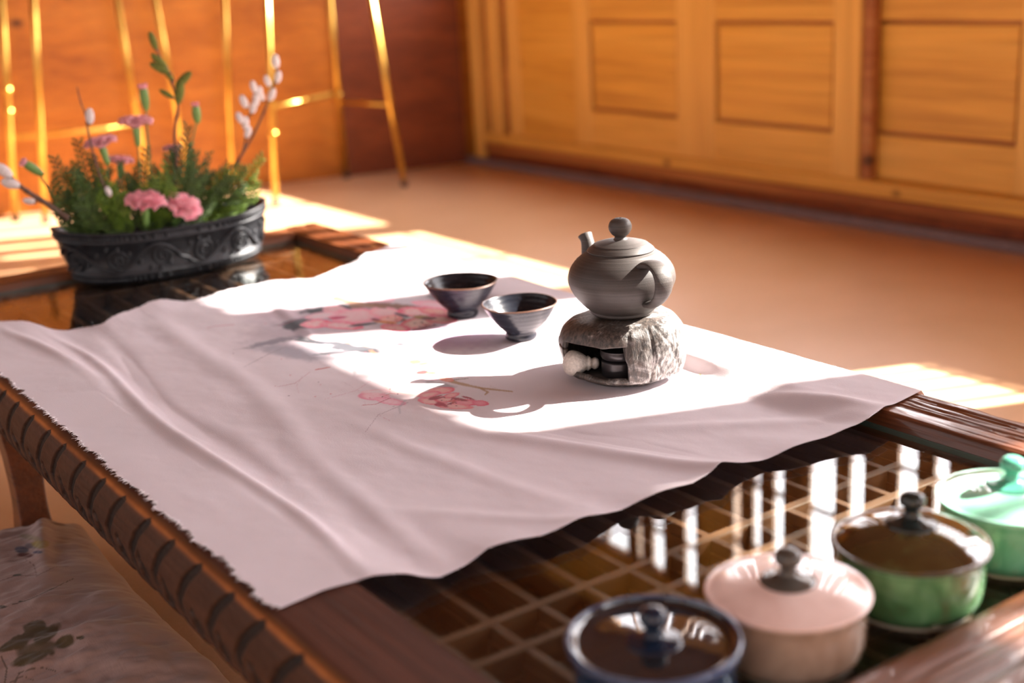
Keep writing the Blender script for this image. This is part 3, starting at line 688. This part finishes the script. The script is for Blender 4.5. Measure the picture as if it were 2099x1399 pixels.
bt = thing('burner_pot', 'dark metal burner with a flat round cap inside the warmer', 'burner', WC+Vector((bd.x*.022-bd.y*-.0, bd.y*.022, .0107)))
sdv = Vector((math.cos(VA+R(60)), math.sin(VA+R(60)), 0)); bt.location = WC+bd*.030+sdv*.012+Vector((0,0,.0107))
b = MB(); b.lathe(sprof([(0,0),(.020,0),(.0225,.003),(.0225,.016),(.020,.020),(.0,.021)], 4), 48); b.build('holder', M['burner'], bt)
b = MB(); b.lathe(sprof([(0,.0215),(.017,.0215),(.022,.0235),(.0238,.028),(.0235,.0325),(.0225,.034),(.012,.0335),(0,.033)], 4), 48); b.build('cap', M['burner'], bt)
# pale bisque stopper leaning at the opening
sp0 = PZ(1222,757,ZC+.014); sp1 = PZ(1160,770,ZC+.010)
tv = Vector((0,0,0)); 
so_ = thing('clay_stopper', 'pale unglazed clay stopper lying in the opening of the warmer', 'stopper', (sp0+sp1)/2)
Lc = (sp0+sp1)/2; dS = (sp1-sp0); dS.z = 0; Ls = dS.length; dS.normalize(); base0 = sp0
b = MB(); prof_s = sprof([(0,0),(.006,.0015),(.0085,.006),(.0065,.0105),(.0075,.012),(.0105,.0155),(.0095,.0185),(.012,.022),(.0165,.031),(.0175,.040),(.013,.0475),(.006,.0505),(0,.051)], 6)
q3 = Vector((0,0,1)).rotation_difference((dS+Vector((0,0,.12))).normalized()).to_matrix()
b.lathe(prof_s, 40, fn=lambda v, q: q3 @ (v*.92))
o = b.build('stopper_body', M['stopper'], so_); so_.location = base0-dS*.004+Vector((0,0,.008))
SO = so_.location
# teapot
TPz = ZC+.0835
tp = thing('teapot', 'round speckled grey-brown stoneware teapot standing on the clay warmer', 'teapot', (WC.x,WC.y,TPz)); tp.scale = (1.02,1.02,.915)
bodyp = sprof([(0,.001),(.030,.001),(.037,.0),(.040,.0025),(.0405,.006),(.047,.012),(.058,.026),(.0655,.042),(.0665,.052),(.0635,.064),(.0555,.076),(.0455,.0845),(.0405,.0875),(.039,.088),(.037,.0865)], 6)
b = MB(); b.lathe(bodyp, 96, fn=lambda v, q: Vector((v.x, v.y, v.z+.0003*math.sin(v.z*1500)))); b.build('pot_body', M['teapot'], tp)
lidp = sprof([(.036,.0865),(.0405,.0875),(.0415,.0890),(.0405,.0905),(.0375,.0935),(.0345,.0958),(.0335,.0965),(.0335,.0972),(.030,.0985),(.020,.1015),(.012,.1030),(.0,.1035)], 5)
b = MB(); b.lathe(lidp, 96); lid = b.build('lid', M['teapot'], tp)
b = MB(); b.lathe(sprof([(.0095,.1025),(.0075,.1050),(.0072,.1075),(.0105,.1105),(.0138,.1165),(.0142,.1225),(.0118,.1285),(.0070,.1318),(.0022,.1326),(.0014,.1315),(0,.131)], 6), 48); b.build('knob', M['teapot'], lid)
HA = VA+R(32); hd = Vector((math.cos(HA), math.sin(HA), 0)); pd = Vector((-hd.y, hd.x, 0)); Zv = Vector((0,0,1))
hp = smoothprof([(.050,.0740),(.060,.0800),(.074,.0815),(.087,.0755),(.093,.062),(.090,.047),(.080,.034),(.068,.026),(.058,.0245)], 6)
hw_ = [.013,.0125,.0125,.0125,.0125,.012,.010,.008,.0085]
vs = []; fs = []; nn_ = 20; m = len(hp)
for i, (u, z) in enumerate(hp):
    t = i/(m-1)*8; i0 = min(int(t), 7); wv = hw_[i0]*(1-(t-i0))+hw_[i0+1]*(t-i0)
    a0 = hp[max(i-1,0)]; a1 = hp[min(i+1,m-1)]; T = Vector((a1[0]-a0[0], a1[1]-a0[1])).normalized(); Nn = Vector((-T.y, T.x))
    for k in range(nn_):
        q = 2*math.pi*k/nn_; cs, sn = math.cos(q), math.sin(q); th_ = .0052
        off = hd*(Nn.x*sn*th_)+Zv*(Nn.y*sn*th_)+pd*(cs*wv); vs.append(hd*u+Zv*z+off)
for i in range(m-1):
    for k in range(nn_):
        k2 = (k+1) % nn_; fs.append((i*nn_+k, i*nn_+k2, (i+1)*nn_+k2, (i+1)*nn_+k))
fs.append(tuple(reversed(range(nn_)))); fs.append(tuple(range((m-1)*nn_, m*nn_)))
b = MB(); b.add(vs, fs); b.build('handle', M['teapot'], tp)
b = MB(); spt = smoothprof([(-.056,.045),(-.068,.056),(-.0755,.070),(-.080,.086),(-.0855,.094)], 6)
b.tube([hd*u+Zv*z for u, z in spt], [x for x, in smoothprof([(.019,),(.0140,),(.0105,),(.0085,),(.0095,)], 6)], 24); sp_ = b.build('spout', M['teapot'], tp)
b = MB(); tdir = (hd*-.0055+Zv*.008).normalized(); b.tube([hd*-.0855+Zv*.094, hd*-.0855+Zv*.094+tdir*.0012], [.0078,.0076], 20); b.build('spout_mouth', M['warmer_dark'], sp_)

# ------------------------------------------------------------------ lidded pots
def pot_mats(nm, lid_cols, body_cols, knob, foot=(.62,.55,.42), rough=.12, scale=22, coat=.6, rl=None):
    a = NT(nm+'_lid_glaze'); n1 = a.noise(a.coords(), scale, 4, .6, .8); l_ = a.set(rough=rl or rough, coat=coat, col=a.ramp(n1, lid_cols)); a.b.inputs['Coat Roughness'].default_value = .03
    a = NT(nm+'_body_glaze'); n1 = a.noise(a.coords((1,1,.5)), scale*1.4, 4, .6, .8); b_ = a.set(rough=rough, coat=coat, col=a.ramp(n1, body_cols)); a.b.inputs['Coat Roughness'].default_value = .05
    return l_, b_, plain(nm+'_knob', knob, .12, nscale=30, var=.3), plain(nm+'_foot', foot, .5)
def pot(label, c, s, mats, dome=.010, rot=0, rimw=None):
    t = thing('lidded_pot' if 'lidded_pot' not in bpy.data.objects else 'lidded_pot', label, 'pot', c, rot, 'lidded ceramic pots along the table end')
    ml, mb_, mk, mf = mats
    k = s
    b = MB(); b.lathe([(r*k, z*k) for r, z in sprof([(0,.006),(.046,.006),(.052,.0045),(.0555,.007),(.0595,.014),(.0615,.026),(.0618,.040),(.0615,.050),(.0625,.054),(.062,.056),(.058,.055),(.056,.050)], 5)], 96); b.build('pot_body', mb_, t)
    b = MB(); b.lathe([(r*k, z*k) for r, z in sprof([(.044,.0),(.050,.0),(.0515,.002),(.051,.0055),(.045,.0065)], 4)], 96, ring=True); b.build('foot_ring', mf, t)
    b = MB(); d = dome
    if d >= 0: lp = [(.055,.0555),(.0635,.0568),(.0662,.0590),(.0655,.0612),(.062,.0618),(.050,.0618+d*.45),(.032,.0618+d*.82),(.014,.0618+d),(0,.0618+d)]
    else: lp = [(.055,.0555),(.0645,.0560),(.0672,.0600),(.0665,.0648),(.0645,.0652),(.0625,.0615),(.056,.0590),(.035,.0605),(.014,.0618),(0,.0620)]
    b.lathe([(r*k, z*k) for r, z in sprof(lp, 6)], 96); l = b.build('lid', ml, t)
    if rimw:
        b = MB(); b.lathe([(r*k, z*k) for r, z in sprof([(.0672,.0590),(.0680,.0625),(.0672,.0652),(.0650,.0660),(.0638,.0645)], 4)], 96, ring=True); b.build('lid_rim', rimw, l)
    zt_ = (.0618+max(d, 0))*k if d >= 0 else .0614*k
    b = MB(); b.lathe([(r*k, z+zt_) for r, z in sprof([(.023,-.0012),(.021,.0012),(.013,.0028),(.0075,.0052),(.0062,.0095),(.0072,.0128),(.0104,.0152),(.0112,.0195),(.0092,.0235),(.0045,.0258),(0,.0262)], 6)], 48); b.build('knob', mk, l)
    return t
PZL = GZ+.0003
mt_dark = pot_mats('midnight', [(.3,(.010,.009,.010)),(.7,(.022,.020,.024))], [(.3,(.010,.018,.04)),(.7,(.02,.045,.09))], (.008,.014,.03), (.05,.05,.05), .06)
mt_pink = pot_mats('blush', [(.25,(.66,.44,.38)),(.6,(.78,.57,.51)),(.85,(.82,.64,.58))], [(.3,(.24,.15,.10)),(.7,(.40,.28,.21))], (.07,.06,.05), (.30,.28,.20), .22)
mt_green = pot_mats('moss', [(.30,(.040,.017,.006)),(.52,(.065,.042,.012)),(.74,(.12,.17,.06))], [(.3,(.10,.08,.035)),(.5,(.07,.18,.07)),(.75,(.22,.42,.20))], (.015,.02,.018), (.65,.58,.44), .10, 16)
mt_mint = pot_mats('mint', [(.3,(.24,.60,.42)),(.7,(.36,.72,.54))], [(.3,(.10,.36,.20)),(.7,(.30,.62,.44))], (.10,.40,.28), (.60,.55,.42), .10)
a_ = plain('blue_white_rim', (.05,.07,.13), .1, var=.5, nscale=60)
pp_ = {}
for k_, (px, py) in dict(dark=(1340,1312), pink=(1615,1207), green=(1872,1108), mint=(2085,1020)).items(): pp_[k_] = PZ(px, py, PZL+.057); pp_[k_].y = max(pp_[k_].y, .604)
pot('lidded ceramic pot with a glossy near-black lid and blue rim, front of the row', (pp_['dark'].x,pp_['dark'].y,PZL), .925, mt_dark, -1, 0, a_)
pot('lidded ceramic pot with a pale pink lid and brown body', (pp_['pink'].x,pp_['pink'].y,PZL), .94, mt_pink, .007, 1)
pot('lidded ceramic pot with a domed brown and moss-green lid and a green body', (pp_['green'].x,pp_['green'].y,PZL), .94, mt_green, .016, 2.2)
pot('lidded ceramic pot glazed bright mint green, at the table edge rail', (pp_['mint'].x,pp_['mint'].y,PZL), .94, mt_mint, .010, 3)

# ------------------------------------------------------------------ planter
VC = Vector((.812,2.315,GZ+.0005)); 
vt = thing('planter', 'long boat-shaped blackened planter with scrollwork, standing on the far end of the table', 'planter', VC)
def bend(x, z): return .30*x*abs(x)*.0+1.0*x*x*(.55+3.0*min(z, .06))
def vsec(t_, z, out=0.):
    # outline of the boat at height z ; t_ angle
    hz = z/.095
    a_ = .176+.026*hz**.8+out; bb = .052+.024*hz**.7+out
    c0, s0 = math.cos(t_), math.sin(t_); e = .50
    x = a_*math.copysign(abs(c0)**e, c0); y = bb*math.copysign(abs(s0)**.85, s0)
    endl = abs(x)/.20; zz_ = z*(1+.12*endl**3)
    if z < .03: zz_ += .012*endl**4
    return Vector((x, y+bend(x, z)*.95, zz_))
n = 240; b = MB(); vs = []; fs = []
zs = [(0,.0,0),(.002,.0,0),(.005,.0,0),(.012,.0,0),(.0135,.0035,0),(.0165,.0035,0),(.018,.0,0),(.05,.0005,0),(.0745,0,0),(.076,.003,0),(.079,.003,0),(.0805,.0,0),(.089,.000,0),(.0905,.0035,0),(.095,.003,0),(.095,-.006,0),(.085,-.010,0),(.03,-.010,0)]
rows = []
for z, o_, _ in zs:
    rows.append([vsec(2*math.pi*k/n, z, o_) for k in range(n)])
for r_ in rows: vs += r_
for i in range(len(rows)-1):
    for k in range(n):
        k2 = (k+1) % n; fs.append((i*n+k, i*n+k2, (i+1)*n+k2, (i+1)*n+k))
fs.append(tuple(reversed(range(n)))); fs.append(tuple(range((len(rows)-1)*n, len(rows)*n)))
b.add(vs, fs); b.build('planter_body', M['bronze'], vt)
b = MB()
for k in range(130):
    t_ = 2*math.pi*k/130
    p = vsec(t_, .0848, .0012); b.ell(p, (0,0,1), (.0042,.0034), 6, 5)
    p = vsec(t_, .0075, .0012); b.ell(p, (0,0,1), (.0042,.0034), 6, 5)
o = b.build('bead_border', M['bronze'], vt); o['kind'] = 'stuff'
b = MB()
def arclist(n_=600):
    P_ = [vsec(math.pi+math.pi*k/n_, .05, .0015) for k in range(n_+1)]; s_ = [0]
    for i in range(n_): s_.append(s_[-1]+(P_[i+1]-P_[i]).length)
    return s_
sarc = arclist()
def onwall(s, z, out=.0018):
    t_ = np.interp(s, sarc, np.linspace(math.pi, 2*math.pi, len(sarc))); return vsec(float(t_), z, out)
nsc = 6; Lw = sarc[-1]
for i in range(nsc):
    sc_ = Lw*(i+.5)/nsc; dirn = 1 if i % 2 == 0 else -1; pts = []
    for j in range(44):
        q = j/43*3.6*math.pi; rr = .019*(1-j/43*.78)
        pts.append(onwall(sc_+rr*math.cos(q+1.6)*1.05, .046+dirn*rr*math.sin(q+1.6)))
    b.tube(pts, .0028, 8)
    for j in range(5):
        q = j*1.257; p = onwall(sc_+.0055*math.cos(q), .046+.0055*math.sin(q)); b.ell(p, (0,0,1), (.0036,.0034), 6, 4)
pts = [onwall(Lw*j/200, .046+.023*math.sin(j/200*nsc*math.pi+.4)) for j in range(201)]; b.tube(pts, .0030, 8)
for i in range(26):
    s_ = Lw*(i+.5)/26; z_ = .046-.021*math.sin((i+.5)/26*nsc*math.pi+.4); p = onwall(s_, z_); b.ell(p, (.5,0,1), (.0062,.0032), 6, 4)
o = b.build('scroll_relief', M['bronze'], vt)
b = MB(); ring = [vsec(2*math.pi*k/60, .070, -.0102) for k in range(60)]
b.add([Vector((p.x, p.y, .068)) for p in ring], [tuple(range(60))]); b.build('water', M['water'], vt, False)
# ------------------------------------------------------------------ planting
def vp(px, py, dy=0.): return PY(px, py, VC.y+dy)
PR = random.Random(11)
def curve_pts(a, c_, bow, n=8):
    a = Vector(a); c_ = Vector(c_); d = c_-a; s_ = Vector((d.z, 0, -d.x)).normalized() if d.length else Vector((1,0,0))
    return [a+d*(i/n)+s_*bow*math.sin(math.pi*i/n) for i in range(n+1)]
def carnation(label, px, py, size, bpx, dy=-.01, tilt=(0,0,1), mat='petal', bud=False):
    top = vp(px, py, dy); base_ = vp(bpx, 470, 0); base_.z = GZ+.072
    t = thing('carnation', label, 'flower', base_, 0, 'pink carnations in the planter'); T = Vector(tilt).normalized()
    L = Vector(base_); c0 = top-T*size*.55
    b = MB(); b.tube(curve_pts(base_, c0-T*size*.9, PR.uniform(-.006,.006)), .0017, 8); b.build('stem', M['stem'], t, loc=L)
    b = MB(); q = [(.0022,-.95*size),(.0052,-.80*size),(.0060,-.45*size),(.0066,-.05*size),(.0062,.10*size)]
    if bud: q = [(.0022,-1.3*size),(.0058,-1.05*size),(.0078,-.6*size),(.0078,-.1*size),(.0066,.22*size)]
    Mr = Zv.rotation_difference(T).to_matrix(); b.lathe(sprof(q, 4), 16, fn=lambda v, w: Mr @ v); 
    b.v = [tuple(Vector(v)+c0) for v in b.v]; b.build('calyx', M['calyx'], t, loc=L)
    b = MB(); np_ = 46 if not bud else 14
    for k in range(np_):
        f = k/np_; az = k*2.39996+PR.uniform(-.3,.3)
        open_ = (1-f)*1.12 if not bud else .18*(1-f)
        plen = size*(1.0-.25*f) if not bud else size*.62
        pw = size*.62 if not bud else size*.34
        nu_, nv_ = 7, 5; grid_ = []
        for iv in range(nv_+1):
            vv = iv/nv_
            for iu in range(nu_+1):
                uu = (iu/nu_-.5)*2; rr = plen*vv; wd = pw*(.25+.75*vv**.7)*uu
                ruf = .16*size*vv*vv*math.sin(uu*7+k*1.7)+.06*size*vv*vv*math.sin(uu*17+k)
                lenx = rr*(1-.10*uu*uu*vv)+.05*size*vv*math.sin(uu*19+k*3)*(vv > .9)
                th_ = open_*(.55+.55*vv)
                x = math.sin(th_)*lenx; z = math.cos(th_)*lenx*.85+ruf*math.sin(th_)+(.10*size if not bud else 0)
                x += ruf*math.cos(th_)+.02*size
                v = Vector((x*math.cos(az)-wd*math.sin(az), x*math.sin(az)+wd*math.cos(az), z))
                grid_.append(Mr @ v+c0)
        fs_ = [(i*(nu_+1)+j, i*(nu_+1)+j+1, (i+1)*(nu_+1)+j+1, (i+1)*(nu_+1)+j) for i in range(nv_) for j in range(nu_)]
        b.add(grid_, fs_)
    o = b.build('flower_head', M[mat], t, loc=L); sm_ = o.modifiers.new('thick', 'SOLIDIFY'); sm_.thickness = .0004
carnation('wide open bright pink carnation low at the front of the planter', 297, 408, .037, 297, -.055, (0,-.25,1))
carnation('open pink carnation with drooping petals beside the low front one', 378, 420, .035, 366, -.050, (.25,-.65,.8))
carnation('flat open dusky pink carnation on a tall stem in the middle of the planter', 277, 246, .032, 300, .0, (.05,.1,1), 'petal_dusky')
carnation('open dusky pink carnation left of the middle, behind the bare twig', 205, 288, .030, 232, .0, (-.15,.1,1), 'petal_dusky')
carnation('dark pink carnation half hidden in the foliage', 246, 326, .025, 262, .02, (.1,0,1), 'petal_dusky')
carnation('closed pink carnation bud standing highest in the planter', 292, 172, .026, 318, -.01, (-.02,0,1), 'petal', True)
carnation('closed pink carnation bud on the right side of the planter', 400, 210, .021, 372, -.01, (0,0,1), 'petal', True)
carnation('closed pink carnation bud leaning out at the left end', 44, 330, .024, 170, .0, (-.75,0,.65), 'petal_dusky', True)
carnation('small pink carnation peeping from behind the dark twig', 352, 302, .018, 345, .03, (0,0,1), 'petal_dusky')
def twig(name, label, pxs, rad, cats, catmat, dy=0, group=None, csize=(.0125,.0068)):
    P_ = [vp(x, y, dy) for x, y in pxs]; L = Vector(P_[0]); L.z = max(L.z, GZ+.055); P_[0] = L
    t = thing(name, label, 'branch', L, 0, group)
    sp = [Vector(p) for p in smoothprof([tuple(p) for p in P_], 5)]
    b = MB(); m = len(sp); b.tube(sp, [rad*(1-.6*i/(m-1))*(1+.12*math.sin(i*1.9)) for i in range(m)], 8); b.build('twig', M['twig'], t, loc=L)
    for (x, y, ax, az_, sz) in cats:
        c_ = vp(x, y, dy-.004); a2 = RGT*ax+Zv*az_; a2.normalize()
        b = MB(); b.ell(c_, a2, (csize[0]*sz, csize[1]*sz), 14, 10)
        o = b.build('catkin', M[catmat], t, loc=L)
        b = MB(); b.ell(c_-a2*csize[0]*sz*.9, a2, (.0035,.0030), 8, 6); b.build('bud_scale', M['twig'], o, loc=L)
twig('pussy_willow_branch', 'pussy willow branch with many white catkins rising at the right', [(405,450),(440,385),(490,325),(528,258),(552,200),(566,150),(565,118)], .0035,
     [(565,126,0,1,1.15),(570,158,.3,1,1.0),(548,166,-.3,1,.95),(557,194,.5,.9,1.1),(535,196,-.3,1,.9)], 'catkin', .01, 'pussy willow branches in the planter')
twig('pussy_willow_branch', 'short pussy willow side branch crowded with white catkins', [(452,400),(495,318),(505,275),(512,230),(524,180)], .0025,
     [(520,178,-.2,1,1.0),(531,190,.3,1,1.05),(525,204,0,1,1.0),(519,220,.3,1,1.0),(500,208,-.4,1,1.1),(492,242,-.4,1,1.0),(503,252,.1,1,1.05),(508,271,.4,1,1.0)], 'catkin', .0, 'pussy willow branches in the planter')
twig('pussy_willow_branch', 'thin bare twig with one white catkin standing left of the carnations', [(222,400),(205,360),(190,310),(180,265),(175,235),(165,208),(158,178)], .0026,
     [(184,238,.1,1,1.15),(222,392,.3,-1,.8)], 'catkin', -.02, 'pussy willow branches in the planter')
twig('pussy_willow_branch', 'thick willow twig leaning out over the left end', [(140,448),(100,420),(60,395),(35,376),(8,352),(-25,330)], .0058,
     [(22,376,-.9,.3,1.35),(8,350,-.7,.7,1.4),(60,412,-.9,.2,.9)], 'catkin', -.01, 'pussy willow branches in the planter')
twig('leafy_branch', 'dark twig with upright fuzzy green buds, tallest in the planter', [(356,385),(362,330),(358,280),(364,225),(360,196),(350,165),(340,145),(326,112),(318,88)], .0032,
     [(314,84,-.25,1,1.15),(326,125,-.7,.75,1.25),(328,140,-.85,.5,1.35),(376,163,.75,.65,1.4),(368,190,.3,1,1.5),(341,192,-.8,.55,.95),(345,152,-.5,.8,1.0)], 'catkin_green', -.01, None, (.0150,.0056))
def frond(rootp, tip, seed, mat, wid=.5):
    rr = random.Random(seed); a = Vector(rootp); c_ = Vector(tip); d = c_-a; L = d.length; dn = d.normalized()
    side = dn.cross(Vector((rr.uniform(-.5,.5), -1, rr.uniform(-.2,.6)))).normalized(); b = MB()
    nrm = dn.cross(side).normalized(); droop = nrm*rr.uniform(-.02,.02)
    def pt(t): return a+d*t+droop*math.sin(t*math.pi)
    b.tube([pt(i/6) for i in range(7)], [.0016*(1-.5*i/6) for i in range(7)], 5)
    nb = int(L/.0052)
    for i in range(2, nb):
        t = i/nb; sgn = 1 if i % 2 else -1; bl = L*wid*(.35+.65*math.sin(math.pi*min(1, t*1.1+.12)))*rr.uniform(.55,.8)*(1.05-t*.55)
        bd_ = (dn*.85+side*sgn*.8+nrm*rr.uniform(-.15,.15)).normalized(); p0 = pt(t); ns = max(2, int(bl/.0042))
        b.tube([p0, p0+bd_*bl*.5, p0+bd_*bl+dn*bl*.12], [.0016,.0018,.0010], 4, 0, .5)
        for j in range(1, ns):
            s2 = 1 if j % 2 else -1; q = p0+bd_*bl*j/ns; e_ = (bd_*.8+(dn*.9 if s2*sgn < 0 else side*sgn*.9-dn*.1)).normalized()*min(.0105,.30*bl+.002)*(1.05-j/ns*.5)
            b.tube([q, q+e_*.6, q+e_], [.0014,.0019,.0007], 4, 0, .5)
    return b
fr_spots = [((190,440),(98,385),'left end, reaching far out'),((180,440),(110,320),'left, pointing up and outwards'),((200,430),(130,410),'low at the left'),((215,430),(158,285),'tall, behind the bare twig'),((240,440),(205,345),'left of the middle'),
            ((250,450),(190,470),'hanging low over the rim at the left'),((270,445),(245,330),'middle left'),((290,440),(300,300),'behind the tall carnations'),((310,440),(340,330),'centre'),((330,430),(395,300),'behind the dark twig'),
            ((350,430),(385,255),'tall, right of the dark twig'),((370,430),(430,310),'right of the middle'),((390,425),(470,330),'right'),((410,415),(540,320),'farthest right, long and spreading'),((400,420),(480,395),'low at the right'),
            ((280,460),(232,425),'front left, low'),((300,465),(325,415),'front, low between the open carnations'),((260,455),(150,350),'left, broad'),((340,440),(300,350),'centre, leaning left'),((420,400),(505,345),'right, behind the willow'),((230,455),(235,395),'short, beside the low carnation')]
for i, (a_, c_, where) in enumerate(fr_spots):
    A = vp(*a_, PR.uniform(-.02,.02)); A.z = GZ+.070; A.y = VC.y+PR.uniform(-.02,.025)+.5*(A.x-VC.x)**2; Cc = vp(*c_, PR.uniform(-.05,.03))
    b = frond(A, Cc, i, 'fern', .55); o = b.build('cypress_sprig', M['fern_light' if i in (4,8,15,16,13) else 'fern'], None, loc=A)
    tag(o, 'green cypress sprig in the planter, '+where, 'foliage', 'cypress sprigs in the planter')
# clear pebbles in the water
for i, (px, py) in enumerate(((140,446),(152,440),(170,445),(180,441),(178,458),(190,460),(276,438),(325,440))):
    p = vp(px, py, -.008); p.z = GZ+.0745; p.x = max(p.x, VC.x-.165); b = MB(); b.ell(p, (1,0,.1), (.0075,.0062), 14, 10); o = b.build('glass_pebble', M['pebble'], None, loc=p)
    tag(o, 'small clear glass pebble in the water of the planter', 'pebble', 'clear glass pebbles in the planter')

# ------------------------------------------------------------------ brass stands
def pole_from(px0, foot, ytop_plane, zt=1.05):
    F0 = Vector(foot); T = PY(px0, 0, ytop_plane); d = T-F0; k = (zt)/max(d.z, .01); return F0, F0+d*k
def stand(label, poles, bars, balls, tz):
    c = sum((Vector(p[1]) for p in poles), Vector())/len(poles)
    t = thing('brass_stand', label, 'stand', (c.x,c.y,0), 0, 'brass stands by the back wall'); L = Vector((c.x,c.y,0)); ends = []
    for (px0, foot, yt, rad) in poles:
        A, B = pole_from(px0, foot, yt, tz); ends.append((A, B)); b = MB(); b.tube([A+Vector((0,0,.02)), A+(B-A)*.5, B], rad, 16)
        o = b.build('leg', M['brass'], t, loc=L)
        b = MB(); b.lathe([(0,0),(rad*1.25,0),(rad*1.3,.02),(rad*.9,.028),(0,.028)], 16); b.v = [tuple(Vector(v)+A) for v in b.v]; b.build('foot_cap', M['twig'], o, loc=L)
    for (i, j, z_) in bars:
        pa = ends[i][0].lerp(ends[i][1], z_/tz); pb = ends[j][0].lerp(ends[j][1], z_/tz); b = MB(); b.tube([pa, pb], .0085, 12); b.build('crossbar', M['brass'], t, loc=L)
    for (i, z_) in balls:
        pa = ends[i][0].lerp(ends[i][1], z_/tz); b = MB(); b.ell(pa, (0,0,1), (.016,.019), 16, 10); b.build('joint', M['brass'], t, loc=L)
    return t, ends
def F(px, py): p = PZ(px, py, 0); return p
f6, f8, f1 = F(566,420), F(829,382), Vector((PY(30,436,5.15).x,5.15,0))
f7 = PY(709,345,5.0); f7.z = 0; f5 = Vector((PY(470,330,5.05).x,5.05,0))
stand('thin brass stand with splayed legs, right of the flowers', [(548,f6,4.75,.011),(762,f8,4.75,.0125),(676,f7,4.95,.012),(460,f5,5.0,.011)], [(0,2,.37),(2,1,.33)], [(0,.27),(2,.36)], 1.05)
f2 = Vector((PY(92,440,5.0).x,5.0,0)); f3 = Vector((PY(300,330,5.1).x,5.1,0)); f4 = Vector((PY(385,330,5.05).x,5.05,0))
stand('thin brass stand with splayed legs, behind the planter at the left', [(3,f1,5.1,.012),(68,f2,4.9,.012),(240,f3,5.08,.0125),(318,f4,5.02,.0125)], [(0,2,.32)], [(0,.42),(0,.50),(2,.42)], 1.05)

# ------------------------------------------------------------------ cushion
CC = Vector((.20,1.56,0)); hx, hy = .262, .31
nuc = 300; Uc, Vc = np.meshgrid(np.linspace(-1,1,nuc), np.linspace(-1,1,nuc), indexing='ij')
sq = lambda u, v: (1-.06*(1-np.abs(v)**2.0)*1.0)
Xc = CC.x+hx*Uc*(1-.075*(1-Vc**2)*1.0); Yc = CC.y+hy*Vc*(1-.075*(1-Uc**2))
edge_d = (1-np.abs(Uc)**2.6)*(1-np.abs(Vc)**2.6); puff = np.clip(edge_d, 0, 1)**.42
wrk = (fbm(Uc*3+Vc*1.2, Vc*9-Uc*2, 91, 4)-.5)*.024*puff**.5*(.5+.9*np.abs(Vc))+.0035*np.exp(-((Uc-.55-.25*Vc)/.05)**2)*3*sstep(-.2,.5,Vc)
zt_ = .062+.088*puff+wrk; zb_ = np.maximum(.062-.062*np.clip(edge_d,0,1)**.35, .001)
CPs = np.stack([Xc, Yc, zt_], -1); qx, qy = proj(CPs)
X = Xc; wob = (fbm(qx/22, qy/22, 95, 3)-.5); wob2 = wob; pc = np.ones(Xc.shape+(3,))*np.array([.37,.275,.265])
pc = pc*(.9+.2*fbm(Xc*12, Yc*12, 97, 3)[...,None])
OL = (.085,.062,.030)
for args in [(68,1286,26,15,-10,OL,.85,.35,.9),(45,1310,32,14,-35,OL,.8,.35,.9),(95,1300,34,14,-38,OL,.75,.4,.9),(78,1328,44,14,-12,OL,.6,.5,.9),(70,1345,42,11,-18,OL,.8,.35,.9),(130,1315,20,12,-25,OL,.8,.4,.9),(165,1306,8,4,0,OL,.85,.4,.5),(15,1325,24,9,-25,OL,.8,.4,.8),
             (45,1126,16,7,0,(.06,.055,.11),.8,.5,.9),(66,1118,16,7,0,(.16,.13,.16),.7,.5,.9),(82,1115,20,8,0,(.30,.24,.06),.6,.6,.9),(50,1137,18,5,0,(.14,.05,.05),.7,.5,.9),(76,1131,10,3,0,(.05,.05,.12),.8,.5,.6),(60,1100,24,6,10,(.22,.20,.12),.5,.6,.9),
             (6,1243,7,3,0,(.04,.03,.02),.9,.4,.3),(42,1232,4,2,0,(.04,.03,.02),.9,.4,.3),(35,1178,9,2,-5,(.05,.05,.03),.8,.4,.3)]: blob(*args)
for args in [([(-20,1252),(60,1228),(120,1200),(150,1185)],1.4,1,(.06,.04,.025),.85),([(0,1190),(30,1180),(75,1178),(70,1158),(52,1145)],1.5,1.2,(.14,.06,.06),.7),([(75,1180),(110,1162),(140,1160)],1.2,.9,(.14,.06,.06),.6),
             ([(30,1399),(40,1378),(80,1366),(115,1375)],1.8,1.5,(.06,.045,.03),.75),([(10,1399),(14,1370),(2,1345)],1.8,1.6,(.06,.045,.03),.8),([(20,1399),(45,1385),(75,1395)],1.5,1.2,(.06,.045,.03),.7)]: stroke(*args)
cu = thing('floor_cushion', 'square dusky pink-grey linen floor cushion with painted leaves, on the floor beside the table', 'cushion', (CC.x,CC.y,0))
grid('cover_top', CPs, M['cushion'], cu, pc, (CC.x,CC.y,0))
pc2 = np.ones(Xc.shape+(3,))*np.array([.37,.275,.265])
o = grid('cover_underside', np.stack([Xc, Yc, zb_], -1)[::-1], M['cushion'], cu, pc2, (CC.x,CC.y,0))
